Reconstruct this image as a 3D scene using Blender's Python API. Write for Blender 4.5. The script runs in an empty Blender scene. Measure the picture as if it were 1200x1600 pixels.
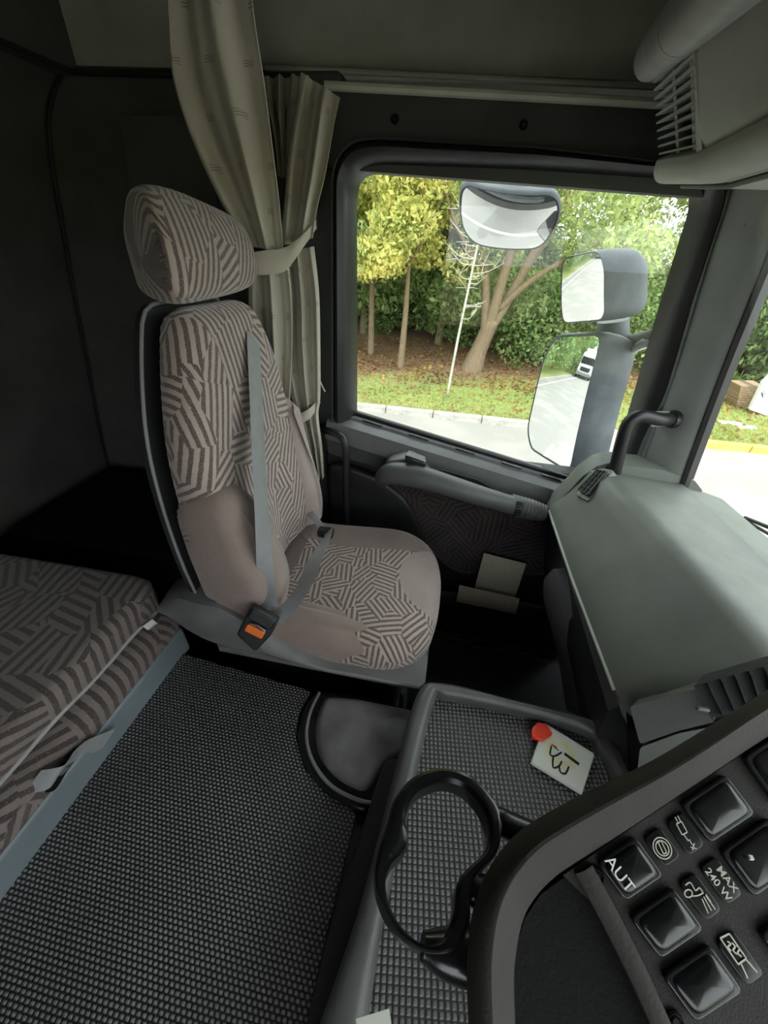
import bpy, bmesh, math, random
import numpy as np
from mathutils import Vector, Matrix
random.seed(7); rng = np.random.default_rng(7)
PI = math.pi
# ------------------------------------------------------------------ camera
FPX = 598.0
OFF = np.array([0, 0, 2.7])          # eye is 2.7 m above the road
def _n(v): v = np.array(v, float); return v/np.linalg.norm(v)
_dn = _n([556-600, 1650-800, FPX]); _la = _n([735-600, 388-800, FPX])
_la = _n(_la-_dn*_la.dot(_dn)); _up = -_dn; _fx = np.cross(_la, _up)
R = np.array([_fx, _la, _up])        # world axes (forward, towards the door, up) seen from the camera
cam = bpy.data.objects.new('camera', bpy.data.cameras.new('camera'))
bpy.context.collection.objects.link(cam)
cam.data.sensor_fit = 'HORIZONTAL'; cam.data.sensor_width = 36; cam.data.lens = 36*FPX/1200
cam.data.clip_start = 0.02; cam.data.clip_end = 400
_m = Matrix.Identity(4)
for i in range(3):
    _m[i][0] = R[i, 0]; _m[i][1] = -R[i, 1]; _m[i][2] = -R[i, 2]; _m[i][3] = OFF[i]
cam.matrix_world = _m
S = bpy.context.scene; S.camera = cam; C = bpy.context.collection
# ------------------------------------------------------------------ light
W = bpy.data.worlds.new('world'); S.world = W; W.use_nodes = True
nt = W.node_tree; bg = nt.nodes['Background']
sky_strength = 2.1
g_tc = nt.nodes.new('ShaderNodeTexCoord'); g_n = nt.nodes.new('ShaderNodeTexNoise'); g_n.inputs['Scale'].default_value = 2.2
g_r = nt.nodes.new('ShaderNodeValToRGB'); g_r.color_ramp.elements[0].color = (.78, .84, .92, 1); g_r.color_ramp.elements[1].color = (1, 1, 1, 1)
nt.links.new(g_tc.outputs['Generated'], g_n.inputs['Vector']); nt.links.new(g_n.outputs['Fac'], g_r.inputs['Fac'])
nt.links.new(g_r.outputs['Color'], bg.inputs['Color']); bg.inputs['Strength'].default_value = sky_strength
sun = bpy.data.objects.new('sun', bpy.data.lights.new('sun', 'SUN')); C.objects.link(sun)
sun.data.energy = 1.8; sun.data.angle = math.radians(40); sun.data.color = (1, .97, .92)
sun.rotation_euler = (math.radians(30), 0, 0)
S.view_settings.view_transform = 'Standard'; S.view_settings.look = 'None'
S.view_settings.gamma = 1; S.view_settings.use_curve_mapping = False
S.view_settings.exposure = 1.08

# ------------------------------------------------------------------ helpers
def ray(px, py): return R @ np.array([px-600, py-800, FPX])/FPX
def A(px, py, **k):
    d = ray(px, py); a, v = list(k.items())[0]; i = 'XYZ'.index(a); return d*(v/d[i])
def AP(px, py, p0, nrm):
    d = ray(px, py); return d*(np.dot(p0, nrm)/np.dot(d, nrm))
def V(*a): return np.array(a, float)
def norm(v): return _n(v)
ORG = {}
def build(name, verts, faces, mat, parent=None, uvs=None, smooth=True, mats=None, fmat=None, sub=0, bevel=0, sharp=35):
    verts = np.array([np.array(v, float) for v in verts])+OFF
    if parent is not None: o0 = ORG[parent.name]
    else: o0 = np.array([(verts[:, 0].min()+verts[:, 0].max())/2, (verts[:, 1].min()+verts[:, 1].max())/2, verts[:, 2].min()])
    me = bpy.data.meshes.new(name)
    me.from_pydata([tuple(v) for v in verts-o0], [], [tuple(f) for f in faces])
    if uvs is not None:
        ul = me.uv_layers.new(name='UVMap')
        for l in me.loops: ul.data[l.index].uv = uvs[l.vertex_index]
    for m in (mats or [mat]): me.materials.append(m)
    if fmat is not None:
        for p, k in zip(me.polygons, fmat): p.material_index = k
    bm = bmesh.new(); bm.from_mesh(me); bmesh.ops.recalc_face_normals(bm, faces=bm.faces)
    bm.to_mesh(me); bm.free()
    if smooth:
        for p in me.polygons: p.use_smooth = True
        me.set_sharp_from_angle(angle=math.radians(sharp))
    o = bpy.data.objects.new(name, me); C.objects.link(o)
    if parent is not None: o.parent = parent; ORG[o.name] = o0
    else: o.location = tuple(o0); ORG[o.name] = o0
    if bevel:
        b = o.modifiers.new('bevel', 'BEVEL'); b.width = bevel; b.segments = 3; b.limit_method = 'ANGLE'; b.angle_limit = math.radians(40)
    if sub:
        s = o.modifiers.new('sub', 'SUBSURF'); s.levels = sub; s.render_levels = sub
    return o
def thing(name, loc, label=None, cat=None, group=None, structure=False):
    o = bpy.data.objects.new(name, None); C.objects.link(o); o.empty_display_size = .05
    l = np.array(loc, float)+OFF; o.location = tuple(l); ORG[o.name] = l
    tag(o, label, cat, group)
    if structure: o['kind'] = 'structure'
    return o
def tag(o, label=None, cat=None, group=None, kind=None):
    if label: o['label'] = label
    if cat: o['category'] = cat
    if group: o['group'] = group
    if kind: o['kind'] = kind
    return o
def st(o): o['kind'] = 'structure'; return o
class MB:
    def __init__(s): s.v = []; s.f = []; s.uv = []
    def add(s, v, f, uv=None):
        n = len(s.v); s.v += [np.array(p, float) for p in v]; s.f += [tuple(i+n for i in q) for q in f]
        s.uv += list(uv) if uv is not None else [(0, 0)]*len(v)
        return s
    def box(s, c, h, M=None):
        c = np.array(c, float); v = []
        for x in (-1, 1):
            for y in (-1, 1):
                for z in (-1, 1):
                    p = V(x*h[0], y*h[1], z*h[2])
                    if M is not None: p = M @ p
                    v.append(c+p)
        return s.add(v, [(0, 1, 3, 2), (4, 6, 7, 5), (0, 4, 5, 1), (2, 3, 7, 6), (0, 2, 6, 4), (1, 5, 7, 3)])
    def loft(s, rings, closed=True, caps=True, uv=None):
        n = len(rings[0]); v = [p for r in rings for p in r]; f = []
        for i in range(len(rings)-1):
            for j in range(n if closed else n-1):
                k = (j+1) % n; f.append((i*n+j, i*n+k, (i+1)*n+k, (i+1)*n+j))
        if caps and closed: f.append(tuple(range(n))[::-1]); f.append(tuple((len(rings)-1)*n+j for j in range(n)))
        return s.add(v, f, uv)
    def tube(s, path, r, n=12, closed=False, flat=1.0, upv=None):
        path = [np.array(p, float) for p in path]; m = len(path); rings = []
        rr = r if hasattr(r, '__len__') else [r]*m
        t0 = path[1]-path[0]; u = upv if upv is not None else (V(0, 0, 1) if abs(norm(t0)[2]) < .9 else V(1, 0, 0))
        for i in range(m):
            if closed: t = path[(i+1) % m]-path[i-1]
            else: t = path[min(i+1, m-1)]-path[max(i-1, 0)]
            t = norm(t); u = norm(u-t*np.dot(u, t)); w = np.cross(t, u)
            rings.append([path[i]+rr[i]*(math.cos(a)*u*flat+math.sin(a)*w) for a in np.linspace(0, 2*PI, n, endpoint=False)])
        if closed: rings.append(rings[0])
        return s.loft(rings, True, not closed)
    def build(s, name, mat, parent=None, **k):
        return build(name, s.v, s.f, mat, parent, uvs=s.uv, **k)
def cr(pts, n=8, closed=False):
    p = [np.array(q, float) for q in pts]; m = len(p); out = []
    for i in range(m if closed else m-1):
        if closed: a, b, c, d = p[i-1], p[i], p[(i+1) % m], p[(i+2) % m]
        else: a, b, c, d = p[max(i-1, 0)], p[i], p[i+1], p[min(i+2, m-1)]
        for t in np.linspace(0, 1, n, endpoint=False):
            out.append(.5*((2*b)+(c-a)*t+(2*a-5*b+4*c-d)*t*t+(3*b-a-3*c+d)*t**3))
    if not closed: out.append(p[-1])
    return out
def resample(pts, N, closed=True):
    p = [np.array(q, float) for q in pts]
    if closed: p = p+[p[0]]
    p = np.array(p); d = np.r_[0, np.cumsum(np.linalg.norm(np.diff(p, axis=0), axis=1))]
    t = np.linspace(0, d[-1], N, endpoint=not closed)
    return [np.array([np.interp(x, d, p[:, k]) for k in range(p.shape[1])]) for x in t]
def roundpoly(pts, rad, seg=6):
    """polygon with rounded corners; rad: one radius or one per corner"""
    p = [np.array(q, float) for q in pts]; m = len(p); out = []
    for i in range(m):
        r = rad[i] if hasattr(rad, '__len__') else rad
        a, b, c = p[i-1], p[i], p[(i+1) % m]
        if r <= 0: out.append(b); continue
        d1 = a-b; d2 = c-b; l1 = np.linalg.norm(d1); l2 = np.linalg.norm(d2)
        q = min(r, l1*.49, l2*.49); s = b+d1/l1*q; e = b+d2/l2*q
        for t in np.linspace(0, 1, seg+1): out.append((1-t)**2*s+2*t*(1-t)*b+t*t*e)
    return out
def frame(o, u, v):
    u = norm(u); v = np.array(v, float); v = norm(v-u*np.dot(u, v)); return np.array(o, float), u, v, np.cross(u, v)
def pillow(mb, outline, F, t, r, dome=0., N=56, base=0., warp=None, cap=True, uvo=(0, 0), steps=5):
    """rounded pad: outline in the (u,v) plane of F, thickness t along n, edge radius r"""
    o, u, v, n = F; P = np.array(resample(outline, N)); c = P.mean(0)
    T = np.roll(P, -1, 0)-np.roll(P, 1, 0); T /= np.linalg.norm(T, axis=1)[:, None]; Nn = np.stack([T[:, 1], -T[:, 0]], 1)
    if np.sum((P-c)*Nn) < 0: Nn = -Nn
    rings = [(P, base, P-Nn*r+Nn*(r*PI/2+max(t-r, 0)))]
    rings.append((P, base+max(t-r, 0), P-Nn*r+Nn*r*PI/2))
    for a in np.linspace(0, PI/2, steps)[1:]:
        rings.append((P-Nn*r*(1-math.cos(a)), base+t-r+r*math.sin(a), P-Nn*r+Nn*r*(PI/2-a)))
    Q = rings[-1][0]
    if cap or dome:
        for s in (.9, .75, .58, .4, .2, .05): rings.append((c+(Q-c)*s, base+t+dome*(1-s*s), c+(Q-c)*s))
    vs = []; uv = []; rr = []
    for (K, h, U) in rings:
        ring = []
        for p, up in zip(K, U):
            q = o+u*p[0]+v*p[1]+n*h
            if warp: q = warp(q, p, h)
            ring.append(q); uv.append((up[0]+uvo[0], up[1]+uvo[1]))
        rr.append(ring)
    mb.loft(rr, True, True, uv=uv); return mb
def slab(mb, poly, d):
    """3-D polygon given thickness along vector d"""
    p = [np.array(q, float) for q in poly]; n = len(p); d = np.array(d, float)
    f = [tuple(range(n))[::-1], tuple(range(n, 2*n))]+[(i, (i+1) % n, n+(i+1) % n, n+i) for i in range(n)]
    return mb.add(p+[q+d for q in p], f)
def sheet(mb, grid, th=None, uv=None):
    """open surface from rows of points, given thickness th (a vector or None)"""
    m = len(grid); n = len(grid[0]); v = [p for r in grid for p in r]
    f = [(i*n+j, i*n+j+1, (i+1)*n+j+1, (i+1)*n+j) for i in range(m-1) for j in range(n-1)]
    if th is None: return mb.add(v, f, uv)
    th = np.array(th, float); k = m*n
    f2 = [tuple(q+k for q in reversed(a)) for a in f]
    edge = [j for j in range(n)]+[i*n+n-1 for i in range(1, m)]+[(m-1)*n+j for j in range(n-2, -1, -1)]+[i*n for i in range(m-2, 0, -1)]
    fe = [(edge[i], edge[(i+1) % len(edge)], edge[(i+1) % len(edge)]+k, edge[i]+k) for i in range(len(edge))]
    return mb.add(v+[p+th for p in v], f+f2+fe, (list(uv)*2) if uv is not None else None)

# ------------------------------------------------------------------ materials
class NT:
    def __init__(s, name, rough=.5, metal=0., spec=.5):
        s.m = bpy.data.materials.new(name); s.m.use_nodes = True; s.t = s.m.node_tree
        s.b = s.t.nodes['Principled BSDF']; s.b.inputs['Roughness'].default_value = rough
        s.b.inputs['Metallic'].default_value = metal; s.b.inputs['Specular IOR Level'].default_value = spec
        s.tc = s.t.nodes.new('ShaderNodeTexCoord')
    def n(s, ty, **k):
        x = s.t.nodes.new(ty)
        for a, b in k.items(): setattr(x, a, b)
        return x
    def l(s, a, b): s.t.links.new(a, b)
    def set(s, inp, v):
        if hasattr(v, 'is_linked') or isinstance(v, bpy.types.NodeSocket): s.l(v, inp)
        else: inp.default_value = v
    def math(s, op, a, b=0., c=None):
        x = s.n('ShaderNodeMath', operation=op); s.set(x.inputs[0], a); s.set(x.inputs[1], b)
        if c is not None: s.set(x.inputs[2], c)
        return x.outputs[0]
    def noise(s, vec, scale, detail=3., rough=.5):
        x = s.n('ShaderNodeTexNoise'); s.l(vec, x.inputs['Vector']); x.inputs['Scale'].default_value = scale
        x.inputs['Detail'].default_value = detail; x.inputs['Roughness'].default_value = rough; return x.outputs['Fac']
    def mix(s, f, a, b):
        x = s.n('ShaderNodeMix', data_type='RGBA'); s.set(x.inputs[0], f)
        for i, c in ((6, a), (7, b)):
            if isinstance(c, tuple): x.inputs[i].default_value = (*c, 1) if len(c) == 3 else c
            else: s.l(c, x.inputs[i])
        return x.outputs[2]
    def ramp(s, f, stops):
        x = s.n('ShaderNodeValToRGB'); s.l(f, x.inputs[0]); e = x.color_ramp.elements
        while len(e) < len(stops): e.new(.5)
        for q, (p, c) in zip(e, stops): q.position = p; q.color = (*c, 1)
        return x.outputs[0]
    def step(s, f, lo, hi):
        x = s.n('ShaderNodeMapRange'); s.set(x.inputs[0], f); s.set(x.inputs[1], lo); s.set(x.inputs[2], hi); x.clamp = True; return x.outputs[0]
    def col(s, c):
        if isinstance(c, tuple): s.b.inputs['Base Color'].default_value = (*c, 1)
        else: s.l(c, s.b.inputs['Base Color'])
    def bump(s, h, strength=.3, dist=.001):
        x = s.n('ShaderNodeBump'); x.inputs['Strength'].default_value = strength; x.inputs['Distance'].default_value = dist
        s.l(h, x.inputs['Height']); s.l(x.outputs[0], s.b.inputs['Normal'])
def plastic(name, c, rough=.5, grain=.25, gs=900., var=.25, spec=.5):
    k = NT(name, rough, 0, spec); o = k.tc.outputs['Object']
    big = k.noise(o, 9., 4.); lo = tuple(x*(1-var) for x in c); hi = tuple(min(1, x*(1+var)) for x in c)
    k.col(k.ramp(big, [(.3, lo), (.7, hi)]))
    k.l(k.math('MULTIPLY_ADD', k.noise(o, 25., 3.), .25, rough-.12), k.b.inputs['Roughness'])
    if grain: k.bump(k.noise(o, gs, 2.), grain, .0008)
    return k.m
def pattern(k, uv, cell, pitch, dark, light, jit=1.):
    """patches of broken parallel dashes at several angles (woven velour)"""
    vo = k.n('ShaderNodeTexVoronoi', feature='F1'); k.l(uv, vo.inputs['Vector']); vo.inputs['Scale'].default_value = 1/cell
    vo.inputs['Randomness'].default_value = .9
    sep = k.n('ShaderNodeSeparateColor'); k.l(vo.outputs['Color'], sep.inputs[0])
    ang = k.math('MULTIPLY', k.math('FLOOR', k.math('MULTIPLY', sep.outputs[0], 6.99)), PI/5.3)
    ro = k.n('ShaderNodeVectorRotate', rotation_type='Z_AXIS'); k.l(uv, ro.inputs['Vector']); k.l(ang, ro.inputs['Angle'])
    sx = k.n('ShaderNodeSeparateXYZ'); k.l(ro.outputs[0], sx.inputs[0])
    nz = k.math('MULTIPLY_ADD', k.noise(uv, 90., 3.), 1.3, -.65)
    w = k.math('SINE', k.math('MULTIPLY_ADD', sx.outputs[0], 2*PI/pitch, nz))
    m = k.step(w, -.12, .3)
    fuzz = k.step(k.noise(uv, 420., 2.), .36, .5)
    m = k.math('MULTIPLY', m, k.math('MULTIPLY_ADD', fuzz, .35, .65))
    return m, k.mix(m, light, dark)
def velour(name, light, dark, cell=.075, pitch=.0165, plainc=None, mask=None, rough=.9, dust=True):
    k = NT(name, rough, 0, .15); uv = k.tc.outputs['UV']
    m, c = pattern(k, uv, cell, pitch, dark, light)
    if mask is not None:
        s = k.n('ShaderNodeSeparateXYZ'); k.l(uv, s.inputs[0]); x, y = s.outputs[0], s.outputs[1]
        for fn, cc in mask(k, x, y): c = k.mix(fn, c, cc)
    fine = k.noise(uv, 700., 2.); v2 = k.noise(uv, 14., 4.)
    c = k.mix(k.math('MULTIPLY', k.step(v2, .35, .75), .22), c, (.16, .115, .09))
    if dust: c = k.mix(k.math('MULTIPLY', k.step(k.noise(uv, 330., 1.), .70, .74), .55), c, (.5, .44, .4))
    k.col(c); k.bump(k.math('ADD', k.math('MULTIPLY', fine, .8), k.math('MULTIPLY', m, -.35)), .5, .0015)
    k.b.inputs['Sheen Weight'].default_value = .35; k.b.inputs['Sheen Roughness'].default_value = .5
    return k.m
M = {}
M['dash'] = plastic('dash_plastic', (.15, .162, .142), .48, .35, 700, .12)
M['dash_shaded'] = plastic('dash_plastic_shaded', (.095, .10, .094), .5, .3, 700, .25)  # darker copy of the dash plastic, occlusion of the fascia put into its colour
M['black'] = plastic('black_plastic', (.018, .018, .019), .42, .3, 800, .25)
M['black_soft'] = plastic('black_soft_trim', (.012, .012, .013), .6, .3, 500, .2)
M['blackgloss'] = plastic('black_satin_plastic', (.014, .014, .016), .22, .08, 900, .2)
M['door'] = plastic('door_plastic', (.085, .088, .087), .45, .35, 700, .2)
M['doorlow'] = plastic('door_lower_plastic', (.014, .014, .015), .55, .3, 600, .2)
M['pillar'] = plastic('pillar_plastic', (.20, .212, .206), .55, .25, 700, .12)
M['header'] = plastic('header_plastic', (.06, .065, .062), .6, .3, 600, .15)
M['rubber'] = plastic('rubber_seal', (.012, .012, .013), .38, .15, 300, .2)
M['lining'] = plastic('roof_lining', (.36, .375, .32), .95, .6, 260, .12, .1)
M['wallcloth'] = plastic('rear_wall_cloth', (.075, .075, .068), .95, .7, 220, .15, .1)
M['upper'] = plastic('overhead_plastic', (.42, .44, .40), .55, .3, 600, .1)
M['upperlight'] = plastic('overhead_edge_plastic', (.42, .44, .39), .5, .3, 600, .08)
M['tubegrey'] = plastic('grey_rail_plastic', (.22, .222, .22), .45, .2, 500, .1)
M['shell'] = plastic('seat_shell_plastic', (.15, .15, .15), .5, .3, 500, .2)
M['bedframe'] = plastic('painted_metal_frame', (.18, .215, .235), .4, .1, 300, .12)
M['beadtrim'] = plastic('pale_bead_trim', (.60, .62, .52), .5, .1, 300, .1)
M['piping'] = plastic('pale_edge_band', (.36, .35, .33), .8, .3, 300, .25)
M['void'] = plastic('black_cloth_and_shade', (.008, .008, .008), .95, .4, 300, .2, .05)  # near-black cloth, also painted in for the shade behind the seat
M['console'] = plastic('console_plastic', (.075, .075, .073), .38, .45, 420, .25)
M['frame'] = plastic('instrument_surround', (.045, .041, .037), .6, .5, 420, .2, .25)
M['switchpanel'] = plastic('switch_panel', (.033, .031, .029), .65, .5, 800, .15, .25)
M['switch'] = plastic('switch_black', (.006, .006, .008), .2, .05, 300, .1)
M['orange'] = plastic('orange_button', (.85, .17, .02), .4, 0, 1, .05)
M['red'] = plastic('red_plastic', (.75, .05, .02), .35, 0, 1, .1)
M['white'] = plastic('white_print', (.8, .8, .78), .5, 0, 1, .03)
M['whitepaint'] = plastic('white_paint', (.8, .81, .82), .3, 0, 1, .03)
M['mirrorhousing'] = plastic('weathered_mirror_housing', (.085, .095, .108), .55, .12, 300, .35)
M['hook'] = plastic('hook_plastic', (.12, .115, .10), .5, .1, 300, .1)
M['tyre'] = plastic('tyre', (.02, .02, .02), .8, .1, 100, .1)
M['silver'] = NT('silver_metal', .3, 1).m; M['silver'].node_tree.nodes['Principled BSDF'].inputs['Base Color'].default_value = (.7, .72, .73, 1)
M['mirror'] = NT('mirror_glass', .012, 1).m; M['mirror'].node_tree.nodes['Principled BSDF'].inputs['Base Color'].default_value = (.86, .88, .88, 1)
def glassmat(name, tint, refl=.06):
    m = bpy.data.materials.new(name); m.use_nodes = True; t = m.node_tree; t.nodes.clear()
    o = t.nodes.new('ShaderNodeOutputMaterial'); mx = t.nodes.new('ShaderNodeMixShader'); a = t.nodes.new('ShaderNodeBsdfTransparent')
    g = t.nodes.new('ShaderNodeBsdfGlossy'); g.inputs['Roughness'].default_value = .02; a.inputs['Color'].default_value = (*tint, 1)
    fr = t.nodes.new('ShaderNodeLayerWeight'); fr.inputs['Blend'].default_value = .2
    p5 = t.nodes.new('ShaderNodeMath'); p5.operation = 'POWER'; p5.inputs[1].default_value = 4.; t.links.new(fr.outputs['Facing'], p5.inputs[0])
    ma = t.nodes.new('ShaderNodeMath'); ma.operation = 'MULTIPLY_ADD'; ma.inputs[1].default_value = .10; ma.inputs[2].default_value = .02
    t.links.new(p5.outputs[0], ma.inputs[0]); t.links.new(ma.outputs[0], mx.inputs[0]); t.links.new(a.outputs[0], mx.inputs[1]); t.links.new(g.outputs[0], mx.inputs[2]); t.links.new(mx.outputs[0], o.inputs[0])
    return m
M['glass'] = glassmat('door_glass', (.93, .97, .95)); M['glass2'] = glassmat('windscreen_glass', (.95, .98, .96))
# seat fabrics
LT = (.42, .345, .305); DK = (.095, .072, .064); PL = (.27, .205, .18)
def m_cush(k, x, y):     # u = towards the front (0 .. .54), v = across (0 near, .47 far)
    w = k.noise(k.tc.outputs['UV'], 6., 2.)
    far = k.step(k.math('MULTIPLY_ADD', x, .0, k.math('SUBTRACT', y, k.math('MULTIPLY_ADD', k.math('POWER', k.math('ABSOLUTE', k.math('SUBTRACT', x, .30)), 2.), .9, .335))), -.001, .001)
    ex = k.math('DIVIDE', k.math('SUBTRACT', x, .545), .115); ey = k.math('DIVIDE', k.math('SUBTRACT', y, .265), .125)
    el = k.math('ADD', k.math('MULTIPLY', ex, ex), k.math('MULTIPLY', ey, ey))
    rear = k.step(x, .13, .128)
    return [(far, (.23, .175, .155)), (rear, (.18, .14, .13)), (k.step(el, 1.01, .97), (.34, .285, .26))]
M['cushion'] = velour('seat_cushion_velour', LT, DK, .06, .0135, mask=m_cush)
M['back'] = velour('seat_back_velour', LT, DK, .075, .0165)
M['head'] = velour('headrest_velour', LT, DK, .08, .017)
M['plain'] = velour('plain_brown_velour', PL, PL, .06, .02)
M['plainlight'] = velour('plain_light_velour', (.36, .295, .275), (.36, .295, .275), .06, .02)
M['bed'] = velour('bunk_velour', (.19, .16, .147), (.05, .039, .037), .10, .024)
M['doorcloth'] = velour('door_velour', (.05, .042, .044), (.016, .013, .014), .07, .017, dust=False)
k = NT('belt_webbing', .55, 0, .4); o_ = k.tc.outputs['Object']; k.col(k.mix(k.noise(o_, 40., 3.), (.215, .22, .222), (.29, .295, .298))); k.bump(k.noise(o_, 900., 1.), .3, .0006); M['belt'] = k.m
k = NT('curtain_cloth', .9, 0, .15); uv = k.tc.outputs['UV']
c = k.mix(k.noise(uv, 7., 3.), (.40, .38, .30), (.52, .49, .40))
s = k.n('ShaderNodeSeparateXYZ'); k.l(uv, s.inputs[0])
# sparse little groups of three maroon dashes
bx = k.math('MULTIPLY', s.outputs[0], 14.); by = k.math('MULTIPLY', s.outputs[1], 12.)
row = k.math('MULTIPLY', k.math('FLOOR', by), .37); bx = k.math('ADD', bx, row)
fx_, fy_ = k.math('FRACT', bx), k.math('FRACT', by)
inx = k.math('MULTIPLY', k.math('GREATER_THAN', fx_, .34), k.math('LESS_THAN', fx_, .62))
iny = k.math('MULTIPLY', k.math('GREATER_THAN', fy_, .40), k.math('LESS_THAN', fy_, .56))
ln = k.math('GREATER_THAN', k.math('SINE', k.math('MULTIPLY', k.math('MULTIPLY_ADD', fx_, .12, fy_), 2*PI*18)), .2)
dsh = k.math('MULTIPLY', k.math('MULTIPLY', inx, iny), ln)
k.col(k.mix(k.math('MULTIPLY', dsh, .6), c, (.16, .08, .07)))
k.bump(k.math('ADD', k.noise(uv, 600., 2.), k.math('MULTIPLY', k.noise(uv, 20., 3.), 2.)), .3, .002); k.b.inputs['Sheen Weight'].default_value = .2
M['curtain'] = k.m
# rubber mat with rows of small raised lozenges
def studmat(name, px_, py_, off, base, tip, rough, strength=.9):
    k = NT(name, rough, 0, .5); g = k.tc.outputs['UV']; s = k.n('ShaderNodeSeparateXYZ'); k.l(g, s.inputs[0])
    yy = k.math('DIVIDE', s.outputs[1], py_); fy = k.math('FRACT', yy); rw = k.math('FLOOR', yy)
    xx = k.math('ADD', k.math('DIVIDE', s.outputs[0], px_), k.math('MULTIPLY', k.math('MODULO', rw, 2.), off)); fx = k.math('FRACT', xx)
    h = k.math('MULTIPLY', k.math('SINE', k.math('MULTIPLY', fx, PI)), k.math('SINE', k.math('MULTIPLY', fy, PI)))
    h = k.math('ABSOLUTE', h); hh = k.step(h, .15, .8)
    wear = k.noise(g, 3.5, 5., .65); dirt = k.step(wear, .35, .72)
    tipc = k.mix(dirt, tuple(x*.55 for x in tip), tip)
    k.col(k.mix(hh, base, tipc)); k.bump(hh, strength, .0025)
    k.l(k.math('MULTIPLY_ADD', dirt, -.12, rough), k.b.inputs['Roughness'])
    return k.m
M['mat'] = studmat('ribbed_rubber_mat', .0092, .0068, .5, (.012, .012, .012), (.23, .23, .225), .42)  # pale tip colour stands in for the gloss on the studs
M['traymat'] = studmat('grid_rubber_tray', .0085, .0085, 0., (.025, .0245, .0245), (.19, .183, .18), .40, .7)
k = NT('carpet', .95, 0, .1); o_ = k.tc.outputs['Object']; k.col(k.mix(k.noise(o_, 500., 2.), (.04, .043, .046), (.12, .126, .13))); k.bump(k.noise(o_, 600., 2.), .7, .003); M['carpet'] = k.m
k = NT('scuffed_sill', .8, 0, .2); o_ = k.tc.outputs['Object']
mp = k.n('ShaderNodeMapping'); k.l(o_, mp.inputs[0]); mp.inputs['Scale'].default_value = (1, 14, 14)
k.col(k.mix(k.step(k.noise(mp.outputs[0], 14., 4.), .45, .7), (.012, .012, .012), (.22, .21, .19))); M['sill'] = k.m
k = NT('etched_recess', .75, 0, .15); o_ = k.tc.outputs['Object']; k.col((.010, .010, .0098)); k.bump(k.noise(o_, 260., 5., .7), .8, .002); M['hair'] = k.m
def paper(name, c, ink, freq, wob=.5):
    k = NT(name, .7, 0, .3); g = k.tc.outputs['UV']; s = k.n('ShaderNodeSeparateXYZ'); k.l(g, s.inputs[0])
    l = k.step(k.math('SINE', k.math('MULTIPLY', s.outputs[1], freq)), .1, .4)
    t = k.step(k.noise(g, 260., 2., .8), .42, .5)
    e = k.math('MULTIPLY', k.math('MULTIPLY', l, t), .55); k.col(k.mix(e, c, ink)); return k.m
M['docgrey'] = paper('printed_sheet', (.66, .64, .50), (.10, .10, .08), 900)
M['docpink'] = paper('barcode_sheet', (.85, .72, .60), (.2, .14, .1), 1200)
M['paper'] = plastic('plain_paper', (.62, .62, .56), .7, 0, 1, .08)
k = NT('card_face', .3); g = k.tc.outputs['UV']
ln_ = k.n('ShaderNodeVectorMath', operation='DISTANCE'); k.l(g, ln_.inputs[0]); ln_.inputs[1].default_value = (-.006, .004, 0)
d_ = ln_.outputs['Value']; rg = k.math('MULTIPLY', k.step(d_, .007, .022), k.step(d_, .034, .024))
k.col(k.mix(k.math('MULTIPLY', rg, k.step(k.noise(g, 60., 3.), .3, .75)), (.62, .63, .56), (.62, .52, .13))); M['card'] = k.m
k = NT('clear_sleeve', .15); k.col((.55, .57, .56)); M['sleeve'] = k.m
M['ink'] = plastic('black_ink', (.01, .01, .01), .5, 0, 1, .1)
M['labelcol'] = plastic('pale_symbol_print', (.55, .56, .47), .6, 0, 1, .05)
# outdoors
k = NT('asphalt', .9, 0, .3); o_ = k.tc.outputs['Object']
c = k.mix(k.noise(o_, 60., 4., .7), (.17, .16, .147), (.34, .322, .297)); c = k.mix(k.math('MULTIPLY', k.step(k.noise(o_, .8, 4.), .45, .7), .35), c, (.45, .42, .38)); k.col(c)
k.bump(k.noise(o_, 90., 3.), .5, .01); M['asphalt'] = k.m
k = NT('verge_ground', .95, 0, .1); o_ = k.tc.outputs['Object']; s = k.n('ShaderNodeSeparateXYZ'); ge = k.n('ShaderNodeNewGeometry'); k.l(ge.outputs['Position'], s.inputs[0])
green = k.mix(k.noise(o_, 22., 4., .7), (.20, .25, .08), (.42, .47, .18)); brown = k.mix(k.noise(o_, 16., 4., .8), (.16, .10, .07), (.42, .29, .20))
yy = k.math('ADD', s.outputs[1], k.math('MULTIPLY_ADD', k.noise(o_, .7, 4., .6), 3.2, -1.6)); yy = k.math('ADD', yy, k.math('MULTIPLY', s.outputs[0], -.22))
near = k.step(s.outputs[1], 7.9, 7.25)
c = k.mix(k.math('MULTIPLY', k.step(yy, 8.6, 10.2), k.step(s.outputs[0], -14., -8.)), green, brown); c = k.mix(k.math('MULTIPLY', near, k.step(k.noise(o_, 9., 4.), .35, .6)), c, (.36, .29, .19)); k.col(c); k.bump(k.noise(o_, 40., 4.), 1., .05); M['verge'] = k.m
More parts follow.
